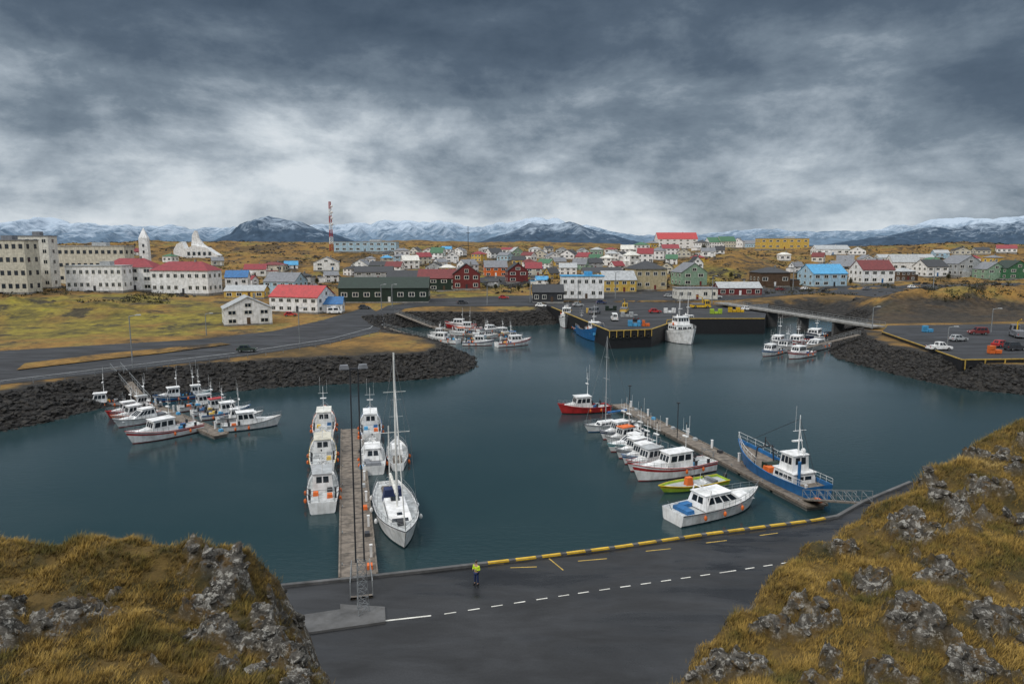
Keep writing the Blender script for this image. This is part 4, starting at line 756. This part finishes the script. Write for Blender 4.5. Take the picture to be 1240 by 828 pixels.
# ---------- foreground crags
def crag(name,ctrl,foot,rockspots,dens,seed,bb):
    ctl=np.array([tuple(R3(*c)) for c in ctrl]); fp=[tuple(R3(*c)[:2]) for c in foot]; st=.09
    X,Y=np.meshgrid(np.arange(bb[0],bb[1],st),np.arange(bb[2],bb[3],st)); rs=[(R3(a,b,t),r_,am) for a,b,t,r_,am in rockspots]
    def top(X,Y):
        w=0;z=0
        for cx,cy,cz in ctl: k=1/(((X-cx)**2+(Y-cy)**2)**1.6+.3); w=w+k; z=z+k*cz
        sd=sdist(X,Y,fp)+(fbm(X/1.6+seed,Y/1.6,4)-.5)*1.5
        mk=np.zeros_like(X)
        for p,r_,am in rs: mk=np.maximum(mk,am*np.exp(-((X-p.x)**2+(Y-p.y)**2)/r_**2))
        nz=fbm(X/.7+seed*3,Y/.7,5); rk=np.clip((mk*.65+nz*1.4-1.08)*5,0,1)
        z=z/w+(fbm(X/3.2,Y/3.2+seed,3)-.5)*1.3+(fbm(X/.5,Y/.5,4)-.5)*.24
        bl=1-np.abs(fbm(X/.55+9,Y/.9+seed,5)*2-1)*2.4; z=z+rk*(bl*.38+.03+np.floor(fbm(X/.4,Y/.4,2)*6)/6*.32)
        out=np.clip(-sd,0,50); z=z-out*2.2-np.clip(1.1-sd,0,1.1)**2*.45; rk=np.where(sd<-.1,np.maximum(rk,np.clip((.0-sd)*1.2*fbm(X/.6,Y/.6,3)*1.8,0,1)),rk)
        z=z+np.clip(out,0,1)*(fbm(X/.9,Y/.9,5)-.5)*1.8; return np.maximum(z,3.0),rk,sd
    Z,RK,SDD=top(X,Y); npmesh(name,np.stack([X,Y,Z],-1).reshape(-1,3),gridfaces(*X.shape),'crag',attrs={'rock':RK})
    n=int((bb[1]-bb[0])*(bb[3]-bb[2])*dens); x=rng.uniform(bb[0],bb[1],n); y=rng.uniform(bb[2],bb[3],n); z,rk,sd=top(x,y); cl=fbm(x*1.5,y*1.5,4)
    k=(sd>-1.1)&(rk<.3+rng.uniform(-.3,.3,n))&(y>6)&(np.abs(x)<y*.95)&(cl>.3); x,y,z,cl=x[k],y[k],z[k],cl[k]; n=len(x); nb=6
    hgt=(rng.uniform(.07,.24,(n,nb))*(.35+2.0*np.clip(cl-.3,0,.5))[:,None]*1.2); a=rng.normal(.5,1.5,(n,nb)); ln=rng.uniform(.2,1.2,(n,nb))*hgt; wd=rng.uniform(.007,.017,(n,nb))
    bx=x[:,None]+rng.normal(0,.045,(n,nb)); by=y[:,None]+rng.normal(0,.045,(n,nb)); bz=np.repeat(z[:,None],nb,1)-.03; ca,sa=np.cos(a),np.sin(a)
    V=np.stack([np.stack([bx-sa*wd,by+ca*wd,bz],-1),np.stack([bx+sa*wd,by-ca*wd,bz],-1),np.stack([bx+ca*ln+.03,by+sa*ln,bz+hgt],-1)],2).reshape(-1,3)
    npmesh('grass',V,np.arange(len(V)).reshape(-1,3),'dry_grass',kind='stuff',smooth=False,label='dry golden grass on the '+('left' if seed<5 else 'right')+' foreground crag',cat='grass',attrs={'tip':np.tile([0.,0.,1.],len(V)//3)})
    xr=rng.uniform(bb[0],bb[1],60000); yr=rng.uniform(bb[2],bb[3],60000); zr,rr,sr=top(xr,yr); k=np.where((rr>.7)&(sr>-1)&(yr>6))[0][:900]
    rocks('crag_rock',np.stack([xr[k],yr[k],zr[k]-.05],-1),.04+.2*rng.random(len(k))**2.2,'crag',.6,attrs={'rock':np.ones(len(k)*12)})
crag('left_crag',[(0,640,23),(120,644,23.5),(240,650,23.5),(290,662,23.5),(0,740,19),(150,740,19.5),(250,740,20.5),(318,720,22.5),(0,828,16),(150,828,16.5),(300,828,17.5),(385,828,18),(365,790,19.5),(-150,640,22),(-150,828,15)],
 [(-300,640,22),(0,643,23),(120,646,23.5),(240,652,23.5),(294,662,23.5),(312,695,22.8),(326,728,22),(354,750,21),(378,788,19.5),(392,828,18),(398,900,16),(-300,960,11)],
 [(60,745,19,1.5,.9),(130,735,19.5,.8,.75),(240,720,21,1.2,.9),(285,700,22.5,1.4,1),(290,770,19.5,1.6,1),(350,810,18.5,1.5,1.1),(335,760,20.5,1.2,1),(215,800,18,.9,.8),(20,790,17,.7,.7)],140,3,(-24,-1.5,8,27))
crag('right_crag',[(1240,505,30),(1200,522,29.5),(1140,548,28.5),(1090,590,27.5),(1050,618,27),(1000,645,26),(960,690,24.5),(900,740,22.5),(850,792,20.5),(820,828,19.5),(1240,650,24),(1150,700,22),(1050,740,21),(1240,828,18),(1100,828,18),(950,828,18.5),(1400,450,32),(1400,600,26),(1400,828,18)],
 [(1450,430,33),(1240,502,30),(1195,520,29.5),(1132,548,28.5),(1080,590,27.5),(1036,620,27),(985,646,26),(946,690,24.5),(888,742,22.5),(838,794,20.5),(808,832,19.5),(790,900,17.5),(1450,950,14)],
 [(1170,600,26,1.8,.95),(1100,640,25,1.2,.85),(1200,560,28,1.3,.85),(1150,690,22,1.3,.9),(1050,700,22.5,1.2,.9),(960,740,21.5,1.3,.95),(900,790,20,1.3,1.),(1000,800,19,1.2,.9),(1120,770,20,1.3,.9),(1210,740,20,1.2,.85),(1060,820,18.3,1.,.85),(1190,820,18.2,1.1,.85),(870,815,19.5,1.,1.),(1020,660,25.5,.9,.75)],140,8,(3.5,33,10,33))
# ---------- light
sun=bpy.data.lights.new('sun','SUN'); sun.energy=1.5; sun.angle=math.radians(12); sun.color=(1,.95,.88); so=bpy.data.objects.new('sun',sun); COL.objects.link(so)
el,az=math.radians(42),math.radians(225); dv=Vector((math.sin(az)*math.cos(el),math.cos(az)*math.cos(el),math.sin(el))); so.rotation_euler=dv.to_track_quat('Z','Y').to_euler()
wd=bpy.data.worlds.new('World'); SC.world=wd; wd.use_nodes=True; nt=wd.node_tree; bg=nt.nodes['Background']
sk=nt.nodes.new('ShaderNodeTexSky'); sk.sky_type='NISHITA'; sk.sun_disc=False; sk.sun_elevation=el; sk.sun_rotation=az
tc=nt.nodes.new('ShaderNodeTexCoord').outputs['Generated']
def mapped(sc,loc=(0,0,0)):
    mp=nt.nodes.new('ShaderNodeMapping'); mp.inputs['Scale'].default_value=sc; mp.inputs['Location'].default_value=loc; nt.links.new(tc,mp.inputs[0]); return mp.outputs[0]
n1=noise(nt,1.7,4,mapped((1,1,2.3),(3.7,1.4,.9)),.1,.45); n2=noise(nt,4.6,12,mapped((1,1,2.0),(.3,2.2,5)),.12,.62); n3=noise(nt,2.4,6,mapped((.8,.8,5.5),(9,4,2)),.1,.5)
sx=nt.nodes.new('ShaderNodeSeparateXYZ'); nt.links.new(tc,sx.inputs[0])
ax=ma(nt,'ABSOLUTE',ma(nt,'SUBTRACT',sx.outputs[0],.1),0)
v=ma(nt,'ADD',ma(nt,'MULTIPLY_ADD',sx.outputs[2],2.5,-.13),ma(nt,'ADD',ma(nt,'MULTIPLY_ADD',n1,1.0,-.5),ma(nt,'ADD',ma(nt,'MULTIPLY_ADD',n2,1.15,-.575),ma(nt,'ADD',ma(nt,'MULTIPLY_ADD',n3,.55,-.275),ma(nt,'MULTIPLY',ax,.22)))))
cl=ramp(nt,v,[(0,(.72,.77,.81)),(.1,(.6,.66,.71)),(.24,(.37,.43,.49)),(.4,(.185,.235,.29)),(.6,(.095,.132,.18)),(.9,(.05,.077,.115))])
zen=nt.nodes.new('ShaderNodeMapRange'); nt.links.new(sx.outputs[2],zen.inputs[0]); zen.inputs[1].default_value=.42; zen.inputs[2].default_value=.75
c2=mixc(nt,zen.outputs[0],cl,(1.45,1.5,1.56))  # overhead sky, out of view, is brightened to add light to the scene
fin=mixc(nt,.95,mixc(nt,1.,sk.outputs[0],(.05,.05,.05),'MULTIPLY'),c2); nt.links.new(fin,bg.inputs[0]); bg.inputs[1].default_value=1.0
